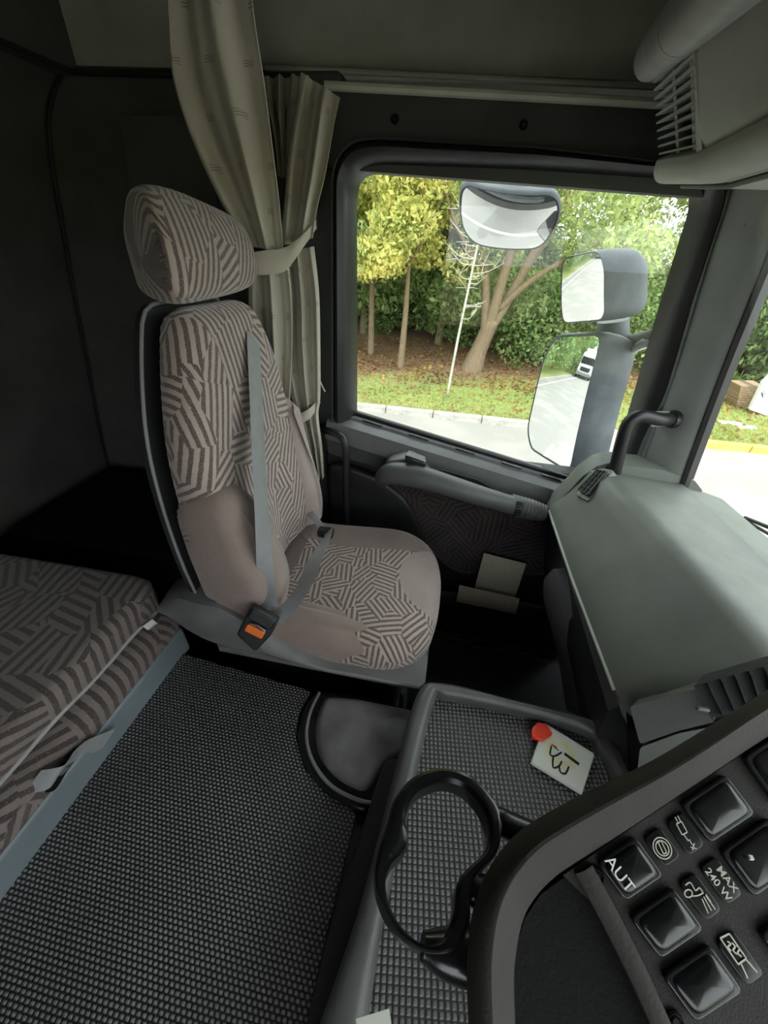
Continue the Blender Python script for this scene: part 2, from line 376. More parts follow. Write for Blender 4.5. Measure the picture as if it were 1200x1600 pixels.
def leafmat(name, cols, emis=0):
    k = NT(name, .6, 0, .25); ge = k.n('ShaderNodeNewGeometry'); rnd = ge.outputs['Random Per Island']
    pos = k.noise(k.tc.outputs['Object'], .9, 3.); f = k.math('ADD', k.math('MULTIPLY', rnd, .6), k.math('MULTIPLY_ADD', pos, 1.5, -.55))
    n = len(cols); col = k.ramp(f, [(i/(n-1), c) for i, c in enumerate(cols)]); k.col(col)
    tr = k.n('ShaderNodeBsdfTranslucent'); k.l(col, tr.inputs[0]); mx = k.n('ShaderNodeMixShader'); mx.inputs[0].default_value = .45
    out = [x for x in k.t.nodes if x.type == 'OUTPUT_MATERIAL'][0]; k.l(k.b.outputs[0], mx.inputs[1]); k.l(tr.outputs[0], mx.inputs[2]); k.l(mx.outputs[0], out.inputs[0])
    return k.m
M['leaf_yellow'] = leafmat('yellow_maple_leaves', [(.24, .30, .10), (.46, .50, .16), (.70, .64, .20), (.82, .70, .26)])
M['leaf_mix'] = leafmat('turning_leaves', [(.18, .25, .10), (.33, .41, .15), (.50, .56, .22), (.66, .64, .30)])
M['leaf_green'] = leafmat('green_leaves', [(.10, .17, .06), (.24, .34, .12), (.42, .52, .22)])
M['leaf_dark'] = leafmat('dark_evergreen_leaves', [(.04, .08, .03), (.10, .17, .06), (.20, .28, .10)])
M['litter'] = leafmat('fallen_leaves', [(.14, .07, .03), (.35, .18, .07), (.50, .36, .12)])
M['blade'] = leafmat('grass_blades', [(.22, .30, .07), (.38, .46, .13), (.56, .58, .24)])
k = NT('bark', .9, 0, .1); o_ = k.tc.outputs['Object']; mp = k.n('ShaderNodeMapping'); k.l(o_, mp.inputs[0]); mp.inputs['Scale'].default_value = (6, 6, 1.2)
k.col(k.mix(k.noise(mp.outputs[0], 6., 5., .7), (.10, .07, .045), (.36, .27, .18))); k.bump(k.noise(mp.outputs[0], 8., 5.), .8, .03); M['bark'] = k.m
M['palebark'] = plastic('pale_bark', (.42, .40, .33), .8, .3, 60, .25)
M['kerb'] = plastic('kerb_concrete', (.36, .34, .30), .9, .6, 60, .25)
M['yellowpaint'] = plastic('yellow_kerb_paint', (.55, .40, .10), .8, .4, 60, .3)
k = NT('brick', .9); br = k.n('ShaderNodeTexBrick'); k.l(k.tc.outputs['UV'], br.inputs[0]); br.inputs['Scale'].default_value = 6
br.inputs['Color1'].default_value = (.30, .20, .12, 1); br.inputs['Color2'].default_value = (.40, .28, .18, 1); br.inputs['Mortar'].default_value = (.14, .11, .08, 1); k.col(br.outputs[0]); M['brick'] = k.m

# ================================================================== SETTING
st(MB().box((-.3, 0, -1.44), (1.15, 1.25, .04)).build('floor', M['carpet']))
# ceiling and high-roof lining
st(MB().box((-.2, 0, .80), (1.25, 1.3, .03)).build('ceiling', M['lining']))
# roof-to-wall seam runs from the door header round the rear corner
corner = [A(80, 5, Y=1.24), A(100, 110, Y=1.2), A(75, 200, Y=1.2), A(105, 400, Y=1.2), A(135, 560, Y=1.2), A(170, 730, Y=1.2), V(-1.40, 1.2, -1.4)]
mb = MB(); g = cr(corner[1:], 4)
g2 = [[V(p[0]+.02*math.sin(PI*t)-.0, 1.2-(2.4)*t, p[2]) for t in np.linspace(0, 1, 14)] for p in g]
sheet(mb, g2, (-.04, 0, 0)); st(mb.build('wall_rear', M['wallcloth'], smooth=True))
mb = MB()      # upper rear wall above the seam, bulging slightly forward
g2 = [[V(-1.022+.05*math.sin(PI*s)+.02, 1.24-2.5*t, .307-.01+s*.55) for t in np.linspace(0, 1, 12)] for s in np.linspace(0, 1, 8)]
sheet(mb, g2, (-.04, 0, 0)); st(mb.build('wall_rear_upper', M['wallcloth']))
# side wall behind the door, with the soft seams
mb = MB(); rows = []
for p in g:
    rows.append([V(p[0]+(-.42-p[0])*t, 1.2+.012*math.sin(PI*t), p[2]) for t in np.linspace(0, 1, 10)])
sheet(mb, rows, (0, .05, 0)); wl = st(mb.build('wall_left', M['wallcloth']))
mb = MB(); rows = []
for s in np.linspace(0, 1, 8):
    rows.append([V(x, 1.215-.05*math.sin(PI*s)*1., (.307-.03*max(0, min(1, (x+1.02)/1.5)))+.012+s*.5) for x in np.linspace(-1.02, .75, 16)])
sheet(mb, rows, (0, .05, 0)); st(mb.build('wall_left_upper', M['lining']))
mb = MB(); mb.box((-.43, 1.285, .52), (1.05, .012, .36)); mb.box((-1.5, 0, -.3), (.012, 1.3, 1.16)); mb.box((-1.25, 1.285, -.3), (.27, .012, 1.16)); st(mb.build('wall_leak_backing', M['whitepaint'], smooth=False))  # unseen backing slabs added to stop light leaking through the wall seams
mb = MB(); mb.tube(cr([V(-.995, y, .302) for y in np.linspace(-1.1, 1.16, 9)]+[V(-.97, 1.195, .302), V(-.80, 1.20, .300), V(-.5, 1.2, .293)], 3), .006, 6); st(mb.build('trim_5', M['black_soft']))
mb = MB(); mb.tube([p+V(.012, -.012, 0) for p in g], .005, 6); st(mb.build('trim_6', M['black_soft']))
# lower wall painted black for the shade behind the seat
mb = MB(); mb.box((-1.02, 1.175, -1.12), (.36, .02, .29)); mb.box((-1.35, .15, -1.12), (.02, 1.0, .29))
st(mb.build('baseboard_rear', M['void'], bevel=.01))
# lower left wall behind/under the door line
st(MB().box((-.2, 1.235, -1.02), (.9, .03, .42)).build('wall_left_lower', M['doorlow']))
st(MB().box((-.385, 1.205, -.6), (.06, .03, .90)).build('trim_4', M['header'], bevel=.01))
# unseen right hand (driver side) wall, window opening sized for its light, front bulkhead, roof front
mb = MB()
mb.box((-.80, -1.22, -.3), (.62, .03, 1.15)); mb.box((.22, -1.22, -1.0), (.70, .03, .45)); mb.box((.22, -1.22, .55), (.70, .03, .30)); mb.box((.72, -1.22, -.1), (.04, .03, .5))
st(mb.build('wall_right', M['wallcloth']))
st(MB().box((.86, 0, -1.11), (.03, 1.25, .33)).build('wall_front', M['black']))
st(MB().box((.66, 0, .45), (.1, 1.25, .32)).build('wall_front_upper', M['upper']))
# door header: dark panel with pale bead above and two screws
hz = lambda x, d=0: .283-.030*(x+.5)/.83+d
mb = MB(); rows = [[V(x, y, hz(x, z)) for x in np.linspace(-.50, .62, 12)] for y, z in ((1.2, .0), (1.175, -.01), (1.165, -.06), (1.16, -.14))]
sheet(mb, rows, (0, .04, 0)); h1 = st(mb.build('trim_1', M['header']))
mb = MB(); mb.tube([V(x, 1.168, hz(x, -.004)) for x in np.linspace(-.36, .62, 12)], .008, 8); mb.build('bead', M['beadtrim'], h1)
mb = MB(); mb.tube([V(x, 1.185, hz(x, .022)) for x in np.linspace(-.50, .62, 12)], .005, 8); mb.build('groove_edge', M['lining'], h1)
def screw(px, py, Y, par, r=.009, nrm=(0, -1, 0)):
    p = A(px, py, Y=Y); n = norm(nrm); u = norm(np.cross(n, V(.3, .1, .9))); v = np.cross(n, u)
    mb = MB(); c8 = [(math.cos(a), math.sin(a)) for a in np.linspace(0, 2*PI, 20, endpoint=False)]
    rr = [[p+(u*c[0]+v*c[1])*q+n*h for c in c8] for q, h in ((r, -.004), (r, .001), (r*.8, .003), (r*.66, .0005), (r*.5, -.001), (r*.42, .0015))]
    mb.loft(rr); return mb.build('screw', M['blackgloss'], par)
screw(617, 186, 1.165, h1); screw(818, 195, 1.165, h1)

# ---------------------------------------------------------------- door with its window
door = thing('door_1', (0, 1.15, -1.4), 'passenger door with armrest, pocket and side window', structure=True)
del door['label']
outer = [(520, 700), (520, 262), (545, 222), (585, 216), (850, 232), (1095, 262), (1126, 268), (1140, 286), (1136, 322), (1080, 490), (1040, 640), (975, 795), (800, 782)]
inner = [(557, 700), (556, 306), (563, 279), (592, 268), (800, 274), (1036, 287), (1066, 291), (1081, 304), (1079, 330), (1035, 470), (1000, 590), (945, 775), (800, 745)]
def ringpts(px, Y): return [A(a, b, Y=Y) for a, b in px]
Po = cr(ringpts(outer, 1.135), 6, True); Pi = cr(ringpts(inner, 1.195), 6, True)
Po = ringpts(outer, 1.135); Pi = ringpts(inner, 1.195)
def dens(P): return roundpoly(P, [.0, .05, .03, .05, .04, .05, .03, .03, .05, .05, .05, .03, .03], 4)
Po, Pi = dens(Po), dens(Pi)
rings = []
for t, d in ((-.03, .03), (-.028, -.002), (-.01, -.009), (.012, -.006), (.02, .004), (.05, .006), (.12, -.012), (.3, -.030), (.55, -.034), (.8, -.026), (.95, -.008), (1., .012)):
    rings.append([a+(b-a)*t+V(0, d, 0)-V(0, (b-a)[1]*t*.45, 0)*0 for a, b in zip(Po, Pi)])
mb = MB(); mb.loft(rings[:5], True, False); mb.build('window_trim_ring', M['door'], door)
mb = MB(); mb.loft(rings[4:], True, False); mb.build('window_seal', M['rubber'], door)
# glass
w1 = st(slab(MB(), roundpoly(ringpts([(545, 660), (545, 258), (1092, 284), (1092, 320), (935, 800)], 1.2), .02), (0, .004, 0)).build('window_1', M['glass'], smooth=False))
# belt-line pad
def zb(x): return -.467-.196*(x+.296)
X0, X1 = -.375, .56
xs = np.linspace(X0, X1, 26)
def belt(x):
    z = zb(x); k = 1-.35*max(0, min(1, (x-.25)/.2))
    return [V(x, 1.205, z-.012), V(x, 1.19, z-.004), V(x, 1.165, z-.004), V(x, 1.158, z-.012), V(x, 1.145, z-.014), V(x, 1.12, z-.022), V(x, 1.105, z-.045),
            V(x, 1.10, z-.075), V(x, 1.115, z-.095), V(x, 1.118, z-.125), V(x, 1.128, z-.14), V(x, 1.16, z-.145)]
mb = MB(); sheet(mb, [belt(x) for x in xs], (0, .05, -.004)); mb.build('belt_pad', M['door'], door)
mb = MB()      # felt strip and slot caps along the glass
mb.tube([V(x, 1.192, zb(x)+.002) for x in np.linspace(X0+.03, X1, 20)], .007, 8); mb.build('felt_strip', M['rubber'], door)
for x in (-.235, -.08, .075, .23, .36):
    mb = MB(); mb.box((x, 1.167, zb(x)-.004), (.032, .005, .003), np.array([[1, 0, 0], [0, 1, 0], [-.196, 0, 1]])); mb.build('slot_cap', M['blackgloss'], door, bevel=.002)
# door card: lower skin, velour inset, smooth rear panel, pocket
slab(MB(), [V(-.40, 1.16, -.60), V(.62, 1.16, -.75), V(.62, 1.16, -1.38), V(-.40, 1.16, -1.38)], (0, .05, 0)).build('door_card', M['doorlow'], door, smooth=False, bevel=.01)
ins = roundpoly([(-.22, -.655), (.40, -.76), (.46, -1.0), (.12, -1.06), (.02, -.98), (-.10, -.78)], .04)
mb = MB(); pillow(mb, [p for p in ins], frame((0, 1.16, 0), (1, 0, 0), (0, 0, 1)), .02, .012, .012, 60, 0); mb.build('velour_inset', M['doorcloth'], door)
rp = roundpoly([(-.385, -.62), (-.20, -.66), (-.09, -.74), (.0, -.93), (.06, -1.12), (.02, -1.36), (-.385, -1.36)], .05)
mb = MB(); pillow(mb, rp, frame((0, 1.155, 0), (1, 0, 0), (0, 0, 1)), .03, .015, .004, 60, 0); mb.build('rear_panel', M['door'] if 0 else M['black'], door)
def pock(x): 
    t = (x-.02)/.58; z = -1.13+.02*math.sin(PI*t)
    return [V(x, 1.165, -1.38), V(x, 1.10, -1.375), V(x, 1.085, -1.34), V(x, 1.075, z-.06), V(x, 1.085, z-.015), V(x, 1.10, z), V(x, 1.108, z-.02), V(x, 1.105, -1.33)]
mb = MB(); mb.loft([pock(x) for x in np.linspace(.03, .60, 14)], True, True); mb.build('door_pocket', M['doorlow'], door)
# pull handle / armrest bar
def bar(pxs, Y, rr, name, mat, par, flat=1., n=14):
    path = cr([A(a, b, Y=Y_ if hasattr(Y, '__len__') else Y) for (a, b), Y_ in zip(pxs, Y if hasattr(Y, '__len__') else [Y]*len(pxs))], 6)
    r = np.interp(np.linspace(0, 1, len(path)), np.linspace(0, 1, len(rr)), rr)
    return MB().tube(path, list(r), n, flat=flat).build(name, mat, par)
bar([(598, 748), (612, 740), (650, 744), (710, 762), (760, 778), (802, 790)], [1.06, 1.03, 1.015, 1.01, 1.015, 1.03], [.028, .036, .038, .034, .032, .030], 'pull_handle', M['door'], door, .95, 18)
mb = MB(); pillow(mb, roundpoly([(-.175, -.60), (-.165, -.555), (-.095, -.535), (-.055, -.555), (-.01, -.60), (.0, -.64), (-.16, -.64)], .012), frame((0, 1.10, .0), (1, 0, 0), (0, 0, 1)), .075, .016, 0, 50, -.02); mb.build('handle_housing', M['door'], door)
mb = MB(); pillow(mb, roundpoly([(-.045, -.578), (.03, -.583), (.13, -.60), (.215, -.640), (.205, -.660), (.06, -.648), (-.02, -.625)], .015), frame((0, 1.108, 0), (1, 0, 0), (0, 0, 1)), .008, .003, 0, 50, .012); mb.build('grip_recess_shade', M['black_soft'], door)  # raised black pad, the dark of the hand hollow put into its colour
mb = MB(); c = A(650, 718, Y=1.04); mb.box(c, (.032, .022, .012), np.array([[1, 0, .0], [0, 1, 0], [-.25, 0, 1]])); mb.build('latch_lever', M['blackgloss'], door, bevel=.006)
# ribbed adjuster at the handle's front end
path = [A(a, b, Y=1.035) for a, b in ((796, 787), (806, 790), (818, 793), (832, 797), (850, 802))]; ax = norm(path[-1]-path[0])
mb = MB(); pts = []; rad = []
for i, s in enumerate(np.linspace(0, 1, 30)):
    pts.append(path[0]+(path[-1]-path[0])*s); rad.append(.030+(.0025 if (i % 3) else 0)-(.006*max(0, s-.6)/.4))
mb.tube(pts, rad, 24); mb.build('ribbed_sleeve', M['door'], door)
mb = MB()
for i in range(-5, 6):
    a = i*.17; q = A(808, 790, Y=1.033)+.035*(V(0, -1, 0)*math.cos(a)+V(0, 0, 1)*math.sin(a)); mb.box(q, (.009, .0025, .0022), np.array([[1, 0, 0], [0, math.cos(a), math.sin(a)], [0, -math.sin(a), math.cos(a)]]))
mb.build('thumb_wheel', M['blackgloss'], door, bevel=.001)
# sill
mb = MB(); rows = []
for x in np.linspace(-.1, .66, 16):
    b = .0+.03*math.sin((x+.1)*3); rows.append([V(x, 1.18, -1.36), V(x, 1.12-b*.3, -1.355), V(x, 1.085-b*.3, -1.362), V(x, 1.06-b*.5, -1.385), V(x, 1.055-b*.5, -1.41)])
sheet(mb, rows, (0, .01, -.02)); st(mb.build('baseboard_left', M['sill']))
st(slab(MB(), [V(-.2, .45, -1.395), V(.8, .45, -1.395), V(.8, 1.07, -1.395), V(-.2, 1.07, -1.395)], (0, 0, .012)).build('floor_carpet', M['carpet'], smooth=False))

# ---------------------------------------------------------------- A pillar
mb = MB(); rows = []
Lp = [A(1150, 240, Y=1.14), A(1137, 300, Y=1.14), A(1098, 420, Y=1.14), A(1045, 600, Y=1.135), A(1003, 715, Y=1.13), A(985, 790, Y=1.13)]
Rp = [A(1245, 240, Y=1.03), A(1222, 330, Y=1.03), A(1198, 405, Y=1.03), A(1130, 575, Y=1.04), A(1078, 715, Y=1.045), A(1052, 790, Y=1.05)]
Lp = cr(Lp, 4); Rp = cr(Rp, 4)
for a, b in zip(Lp, Rp):
    row = [a+V(0, .05, 0)]
    for t in (0, .04, .12, .3, .5, .7, .88, .97, 1.): row.append(a+(b-a)*t+V(-.010, -.012, 0)*math.sin(PI*min(1, max(0, t)))**.5)
    row.append(b+V(.02, .03, 0)); rows.append(row)
sheet(mb, rows, (.03, .04, 0)); ap = st(mb.build('trim_2', M['pillar']))
mb = MB(); sheet(mb, [[b+V(-.004, -.006, 0), b+V(.006, -.010, 0), b+V(.022, -.002, 0), b+V(.03, .02, 0)] for b in Rp], (.01, .01, 0)); mb.build('rubber_edge', M['rubber'], ap)
mb = MB(); sheet(mb, [[a+V(-.022, .012, 0), a+V(-.006, -.012, 0), a+V(.006, -.014, 0), a+V(.012, .0, 0)] for a in Lp], (.0, .012, 0)); mb.build('door_edge_bead', M['door'], ap)
screw(1171, 349, 1.07, ap, .008, (-.5, -.8, 0)); screw(1045, 702, 1.08, ap, .008, (-.5, -.8, 0))
mb = MB(); hp = [A(1028, 655, Y=1.09), A(1048, 653, Y=1.08)]
mb.tube([A(1020, 655, Y=1.10), A(1040, 654, Y=1.085), A(1056, 652, Y=1.075)], [.021, .02, .012], 16); mb.build('handle_boss', M['upper'], ap)
t = thing('grab_handle', A(1005, 700, Y=1.05), 'black curved grab handle on the windscreen pillar above the dashboard vent', 'grab handle')
path = cr([A(1052, 655, Y=1.08), A(1030, 655, Y=1.05), A(1000, 650, Y=1.035), A(982, 662, Y=1.03), A(972, 690, Y=1.03), A(962, 730, Y=1.035), A(952, 775, Y=1.05)], 6)
MB().tube(path, .0165, 16).build('grip', M['rubber'], t)
mb = MB().tube([path[0]+(path[3]-path[0])*0, path[2]], [.024, .019], 16); mb.build('end_sleeve', M['blackgloss'], t)
# rear door pillar grab handle
t = thing('grab_handle', A(530, 740, Y=1.08), 'slim black grab handle on the rear door pillar behind the seat', 'grab handle')
path = cr([A(500, 670, Y=1.14), A(515, 674, Y=1.10), A(532, 682, Y=1.08), A(540, 700, Y=1.075), A(541, 760, Y=1.075), A(541, 830, Y=1.085), A(536, 850, Y=1.12)], 6)
MB().tube(path, .0115, 14).build('grip', M['black'], t)
MB().tube([path[-1], path[-1]+V(-.004, .05, -.02)], .016, 14).build('end_foot', M['black'], t)

# ---------------------------------------------------------------- windscreen
wt = [V(.50, 1.06, .20), V(.56, .6, .20), V(.58, 0, .20), V(.56, -.6, .2), V(.5, -1.15, .2)]
wb = [V(.735, 1.06, -.56), V(.80, .6, -.56), V(.83, 0, -.56), V(.80, -.6, -.56), V(.74, -1.15, -.56)]
wt, wb = cr(wt, 5), cr(wb, 5)
mb = MB(); sheet(mb, [[a+(b-a)*s for s in (0, .33, .66, 1)] for a, b in zip(wt, wb)], (.004, 0, 0)); st(mb.build('window_2', M['glass2']))
# ================================================================== OVERHEAD CONSOLE
oc = thing('overhead_console', (.35, .4, .12), 'grey overhead console with slatted vent above the windscreen corner', 'overhead console')
def face(y):      # rear-facing front of the shelf: (X at the top, X at the bottom)
    return V(.245-.0*(1-y), y, .30), V(.30+.01*0, y, .13)
nearT, nearB = A(1085, 60, Y=.8), A(1090, 240, Y=.8); farT, farB = A(1020, 128, Y=1.0), A(1030, 250, Y=1.0)
nn = norm(np.cross(farT-nearT, nearB-nearT)); nn = nn if nn[0] < 0 else -nn
# cabinet flap (right of the grille): from Y=.79 towards the driver
flapT0, flapB0 = nearT+V(0, -.008, .0), nearB+V(0, -.008, .0)
def flap(y):
    s = (.79-y); a = flapT0+V(-.055*s*0-.02*s, -s, .05*s)+V(0, 0, .12*min(1, s/.2)); b = flapB0+V(-.10*s, -s, -.01*s)
    return [a, a+(b-a)*.3, a+(b-a)*.6, a+(b-a)*.86, a+(b-a)*.96+V(.004, 0, 0), b+V(.02, 0, -.008)]
mb = MB(); sheet(mb, [flap(y) for y in np.linspace(.79, -1.0, 22)], (.03, 0, .01)); mb.build('cabinet_flap', M['upper'], oc)
# moulded lower rail: continues from the grille foot along the flap
def rail(y):
    if y > .8:
        t = (y-.8)/.2; b = nearB+(farB-nearB)*t
    else: b = flapB0+V(-.10*(.79-y), 0, -.01*(.79-y)); b = V(b[0], y, b[2])
    return [b+V(.004, 0, .004), b+V(-.004, 0, -.006), b+V(0, 0, -.022), b+V(.015, 0, -.032), b+V(.05, 0, -.030), b+V(.06, 0, -.02), b+V(.06, 0, .02)]
mb = MB(); mb.loft([cr(rail(y), 4, True) for y in np.linspace(1.0, -1.0, 40)], True, True); mb.build('lower_rail', M['upperlight'], oc)
mb = MB(); mb.tube([np.array(rail(y)[4])+V(.004, 0, -.004) for y in np.linspace(1.0, -1.0, 30)], .004, 8); mb.build('rail_groove', M['black'], oc)
# vent: dark back, slats, ribs
gb = V(.035, 0, .0)
mb = MB(); slab(mb, [nearT+gb, farT+gb, farB+gb, nearB+gb], V(.02, 0, 0)); mb.build('vent_back', M['black_soft'], oc, smooth=False)
for i in range(10):
    t = (i+.0)/9.6; a = nearT+(nearB-nearT)*t*.98; b = farT+(farB-farT)*t*.98
    a = a+V(0, -.0, 0); d1 = norm(b-a); mb = MB()
    q = [a, b]; up_ = V(0, 0, 1)
    v = []
    for p in (a, b):
        v += [p+V(0, 0, .0014), p+V(.028, 0, .008), p+V(.028, 0, .0055), p+V(0, 0, -.0014)]
    mb.add(v, [(0, 1, 2, 3), (7, 6, 5, 4), (0, 4, 5, 1), (1, 5, 6, 2), (2, 6, 7, 3), (3, 7, 4, 0)]); mb.build('slat', M['upperlight'], oc, smooth=False)
for s in (.22, .62):
    a = nearT+(farT-nearT)*s; b = nearB+(farB-nearB)*s; mb = MB(); slab(mb, [a+V(.012, 0, 0), b+V(.012, 0, 0), b+V(.012, .01, 0), a+V(.012, .01, 0)], V(.02, 0, 0)); mb.build('vent_rib', M['upper'], oc, smooth=False)
mb = MB(); slab(mb, [nearT+V(.0, -.012, .02), nearT+V(0, .004, .0), nearB+V(0, .004, -.0), nearB+V(0, -.012, 0)], V(.04, 0, 0)); mb.build('vent_side', M['upper'], oc, smooth=False)
# body of the console up to the roof
slab(MB(), [V(.345, 1.06, .42), V(.375, 1.06, .125), V(.56, 1.06, .13), V(.56, 1.06, .60), V(.345, 1.06, .60)], (0, -2.1, 0)).build('console_body', M['upper'], oc, smooth=False)
# sun visor / roof-shelf underside panel
t = thing('sun_visor', (.45, .5, .11), 'pale grey rounded sun visor panel under the overhead console', 'sun visor')
mb = MB(); pillow(mb, roundpoly([(.385, 1.02), (.60, 1.02), (.58, -.1), (.33, -.1)], [.04, .02, .02, .02]), frame((0, 0, .112), (0, 1, 0), (1, 0, 0)), .02, .009, 0, 70) if 0 else pillow(mb, [(p[1], p[0]) for p in roundpoly([(.392, 1.0), (.60, 1.0), (.60, -.1), (.25, -.1)], [.03, .02, .02, .02])], frame((0, 0, .125), (0, 1, 0), (1, 0, 0)), .02, .009, 0, 80)
mb.build('panel', M['upperlight'], t)
MB().tube([V(.50, .95, .118), V(.50, .0, .118)], .006, 10).build('pivot_rod', M['black'], t)
# padded roof rail
t = thing('roof_rail', (.22, .6, .25), 'grey padded tubular rail above the slatted vent', 'rail')
p0, p1, p2 = A(1022, 88, Y=.93), A(1055, 52, Y=.75), A(1110, -10, Y=.56)
dirr = norm(p2-p0); path = [p0-dirr*.018, p0-dirr*.012, p0, p0+dirr*.03, p1+(p0-p1)*0, p2, p2+dirr*.5]
path = [p0-dirr*.02, p0-dirr*.014, p0-dirr*.004, p0+dirr*.01, p0+dirr*.1, p0+dirr*.30, p0+dirr*.31, p0+dirr*1.1]
MB().tube(path[:6], [.004, .014, .023, .027, .028, .028], 22).build('rail_pad', M['tubegrey'], t)
MB().tube([path[5]+dirr*.003, path[7]], [.028, .028], 22).build('rail_pad_extension', M['tubegrey'], t)
MB().tube([path[5]-dirr*.002, path[5]+dirr*.005], [.0265, .0265], 22).build('joint', M['black'], t)
# ================================================================== SEAT
seat = thing('passenger_seat', (-.25, .75, -1.4), 'brown patterned velour passenger seat with headrest and grey plastic base beside the door', 'seat')
# cushion: u = forwards, v = across
sq = roundpoly([(0.0, .0), (.30, -.005), (.45, .0), (.53, .05), (.555, .17), (.555, .32), (.53, .42), (.44, .465), (.0, .465)], [.02, .1, .06, .06, .08, .08, .06, .06, .02], 5)
def wc(q, p, h):
    x, y = p; e = max(0., min(1., (h-.0)/.13))
    z = q[2]; z += e*(.018*math.exp(-((x-.40)/.16)**2)-.020*math.exp(-((y-.23)/.13)**2)*(1-x/.62)+.022*math.exp(-((y-.45)/.05)**2)*.6)
    z -= e*.10*max(0, x-.40)**1.5*2.2
    return V(q[0], q[1], z)
mb = MB(); pillow(mb, sq, frame((-.50, .525, -.905), (1, 0, 0), (0, 1, 0)), .135, .05, .012, 84, warp=wc, steps=8)
mb.build('cushion', M['cushion'], seat, sub=1)
# near bolster
bo = roundpoly([(.10, -.035), (.30, -.035), (.46, -.02), (.49, .03), (.44, .075), (.30, .085), (.12, .095), (.05, .04)], [.03, .1, .04, .03, .05, .1, .06, .03], 5)
def wb_(q, p, h): return V(q[0], q[1]+.0, q[2]-.10*max(0, p[0]-.30)-(.02 if h < .02 else 0))
mb = MB(); pillow(mb, bo, frame((-.505, .552, -.885), (1, 0, 0), (0, 1, 0)), .135, .038, .012, 60, warp=wb_, steps=7)
mb.build('cushion_bolster', M['plain'], seat, sub=1)
# plastic side pod and pan under the cushion
def podrow(x):
    # cross sections (Y,Z) of the near side moulding along X
    t = (x+.62)/.68
    top = np.interp(x, [-.62, -.56, -.45, -.33, -.2, .0, .06], [-.73, -.69, -.685, -.765, -.822, -.838, -.850])
    bot = np.interp(x, [-.62, -.55, -.45, -.3, .0, .06], [-.77, -.81, -.835, -.850, -.862, -.868])
    yo = np.interp(x, [-.62, -.5, -.3, -.1, .06], [.515, .495, .498, .508, .515])
    return [V(x, .60, top-.0), V(x, yo+.055, top), V(x, yo+.018, top-.008), V(x, yo, top-.035*min(1, (top-bot)/.1)), V(x, yo-.004, (top+bot)/2), V(x, yo+.006, bot+.012), V(x, yo+.03, bot), V(x, .60, bot)]
mb = MB(); mb.loft([podrow(x) for x in np.linspace(-.62, .025, 30)]+[[p+(V(.03, .58, -.86)-p)*.25+V(.012, 0, 0) for p in podrow(.025)]], True, True); mb.build('side_cover', M['shell'], seat)
mb = MB(); pillow(mb, roundpoly([(-.52, .53), (.02, .53), (.040, .56), (.042, .92), (.02, .97), (-.52, .97)], [.02, .03, .03, .03, .03, .02]), frame((0, 0, -.895), (1, 0, 0), (0, 1, 0)), .02, .009, 0, 60); mb.build('seat_pan', M['shell'], seat)
mb = MB(); mb.box((-.25, .76, -1.05), (.22, .17, .13)); mb.box((-.25, .76, -1.3), (.26, .2, .12)); mb.build('pedestal', M['black_soft'], seat, bevel=.02)
mb = MB(); mb.box((-.01, .56, -1.08), (.008, .025, .17)); mb.build('front_strut', M['silver'] if 0 else M['shell'], seat, bevel=.004)
# backrest: u = across (away from the camera), v = up the recline, n = towards the front
bo0 = V(-.523, .795, -.77); rec = norm(V(-.02, 0, .62)); 
FB = frame(bo0, (0, -1, 0), rec)            # n = u x v
if FB[3][0] < 0: FB = frame(bo0, (0, 1, 0), rec)
sgn = FB[1][1]
def bp(y, v): return (y*sgn, v)
H = .655
out = roundpoly([bp(-.24, .0), bp(-.264, .15), bp(-.257, .33), bp(-.238, .455), bp(-.193, .57), bp(-.142, H+.006), bp(.09, H), bp(.13, .58), bp(.165, .44), bp(.205, .30), bp(.215, .15), bp(.19, .0)], [.03, .1, .1, .1, .05, .03, .03, .05, .1, .1, .1, .03], 4)
def wbk(q, p, h):
    y = p[0]*sgn; v = p[1]; e = max(0, min(1, h/.11))
    d = e*(.012*math.exp(-((v-.12)/.12)**2)+.02*math.exp(-((v-.55)/.12)**2)*.5-.030*math.exp(-(y/.10)**2)*min(1, max(0, (.5-v)/.2))+.055*(1-v/H))
    return q+FB[3]*d
mb = MB(); pillow(mb, out, FB, .095, .036, .008, 96, warp=wbk, steps=8); mb.build('backrest', M['back'], seat, sub=1)
# plain side bolsters, bulging forward
bl = roundpoly([bp(-.255, -.03), bp(-.16, -.02), bp(-.110, .05), bp(-.115, .20), bp(-.140, .30), bp(-.180, .355), bp(-.262, .36), bp(-.275, .22), bp(-.275, .06)], .04, 4)
def wl1(q, p, h):
    y = p[0]*sgn; v = p[1]; return q+FB[3]*(.020*math.exp(-((v-.10)/.13)**2)*max(0, h/.12)+.050*(1-v/H)*max(0, min(1, h/.10)))
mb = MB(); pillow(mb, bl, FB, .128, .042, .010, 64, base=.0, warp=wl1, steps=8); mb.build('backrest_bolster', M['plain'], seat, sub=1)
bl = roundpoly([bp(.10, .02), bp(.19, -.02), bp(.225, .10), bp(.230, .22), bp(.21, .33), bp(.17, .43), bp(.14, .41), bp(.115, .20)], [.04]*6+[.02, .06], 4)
mb = MB(); pillow(mb, bl, FB, .11, .045, .010, 64, base=.0, warp=wl1, steps=8); mb.build('backrest_bolster', M['plainlight'], seat, sub=1)
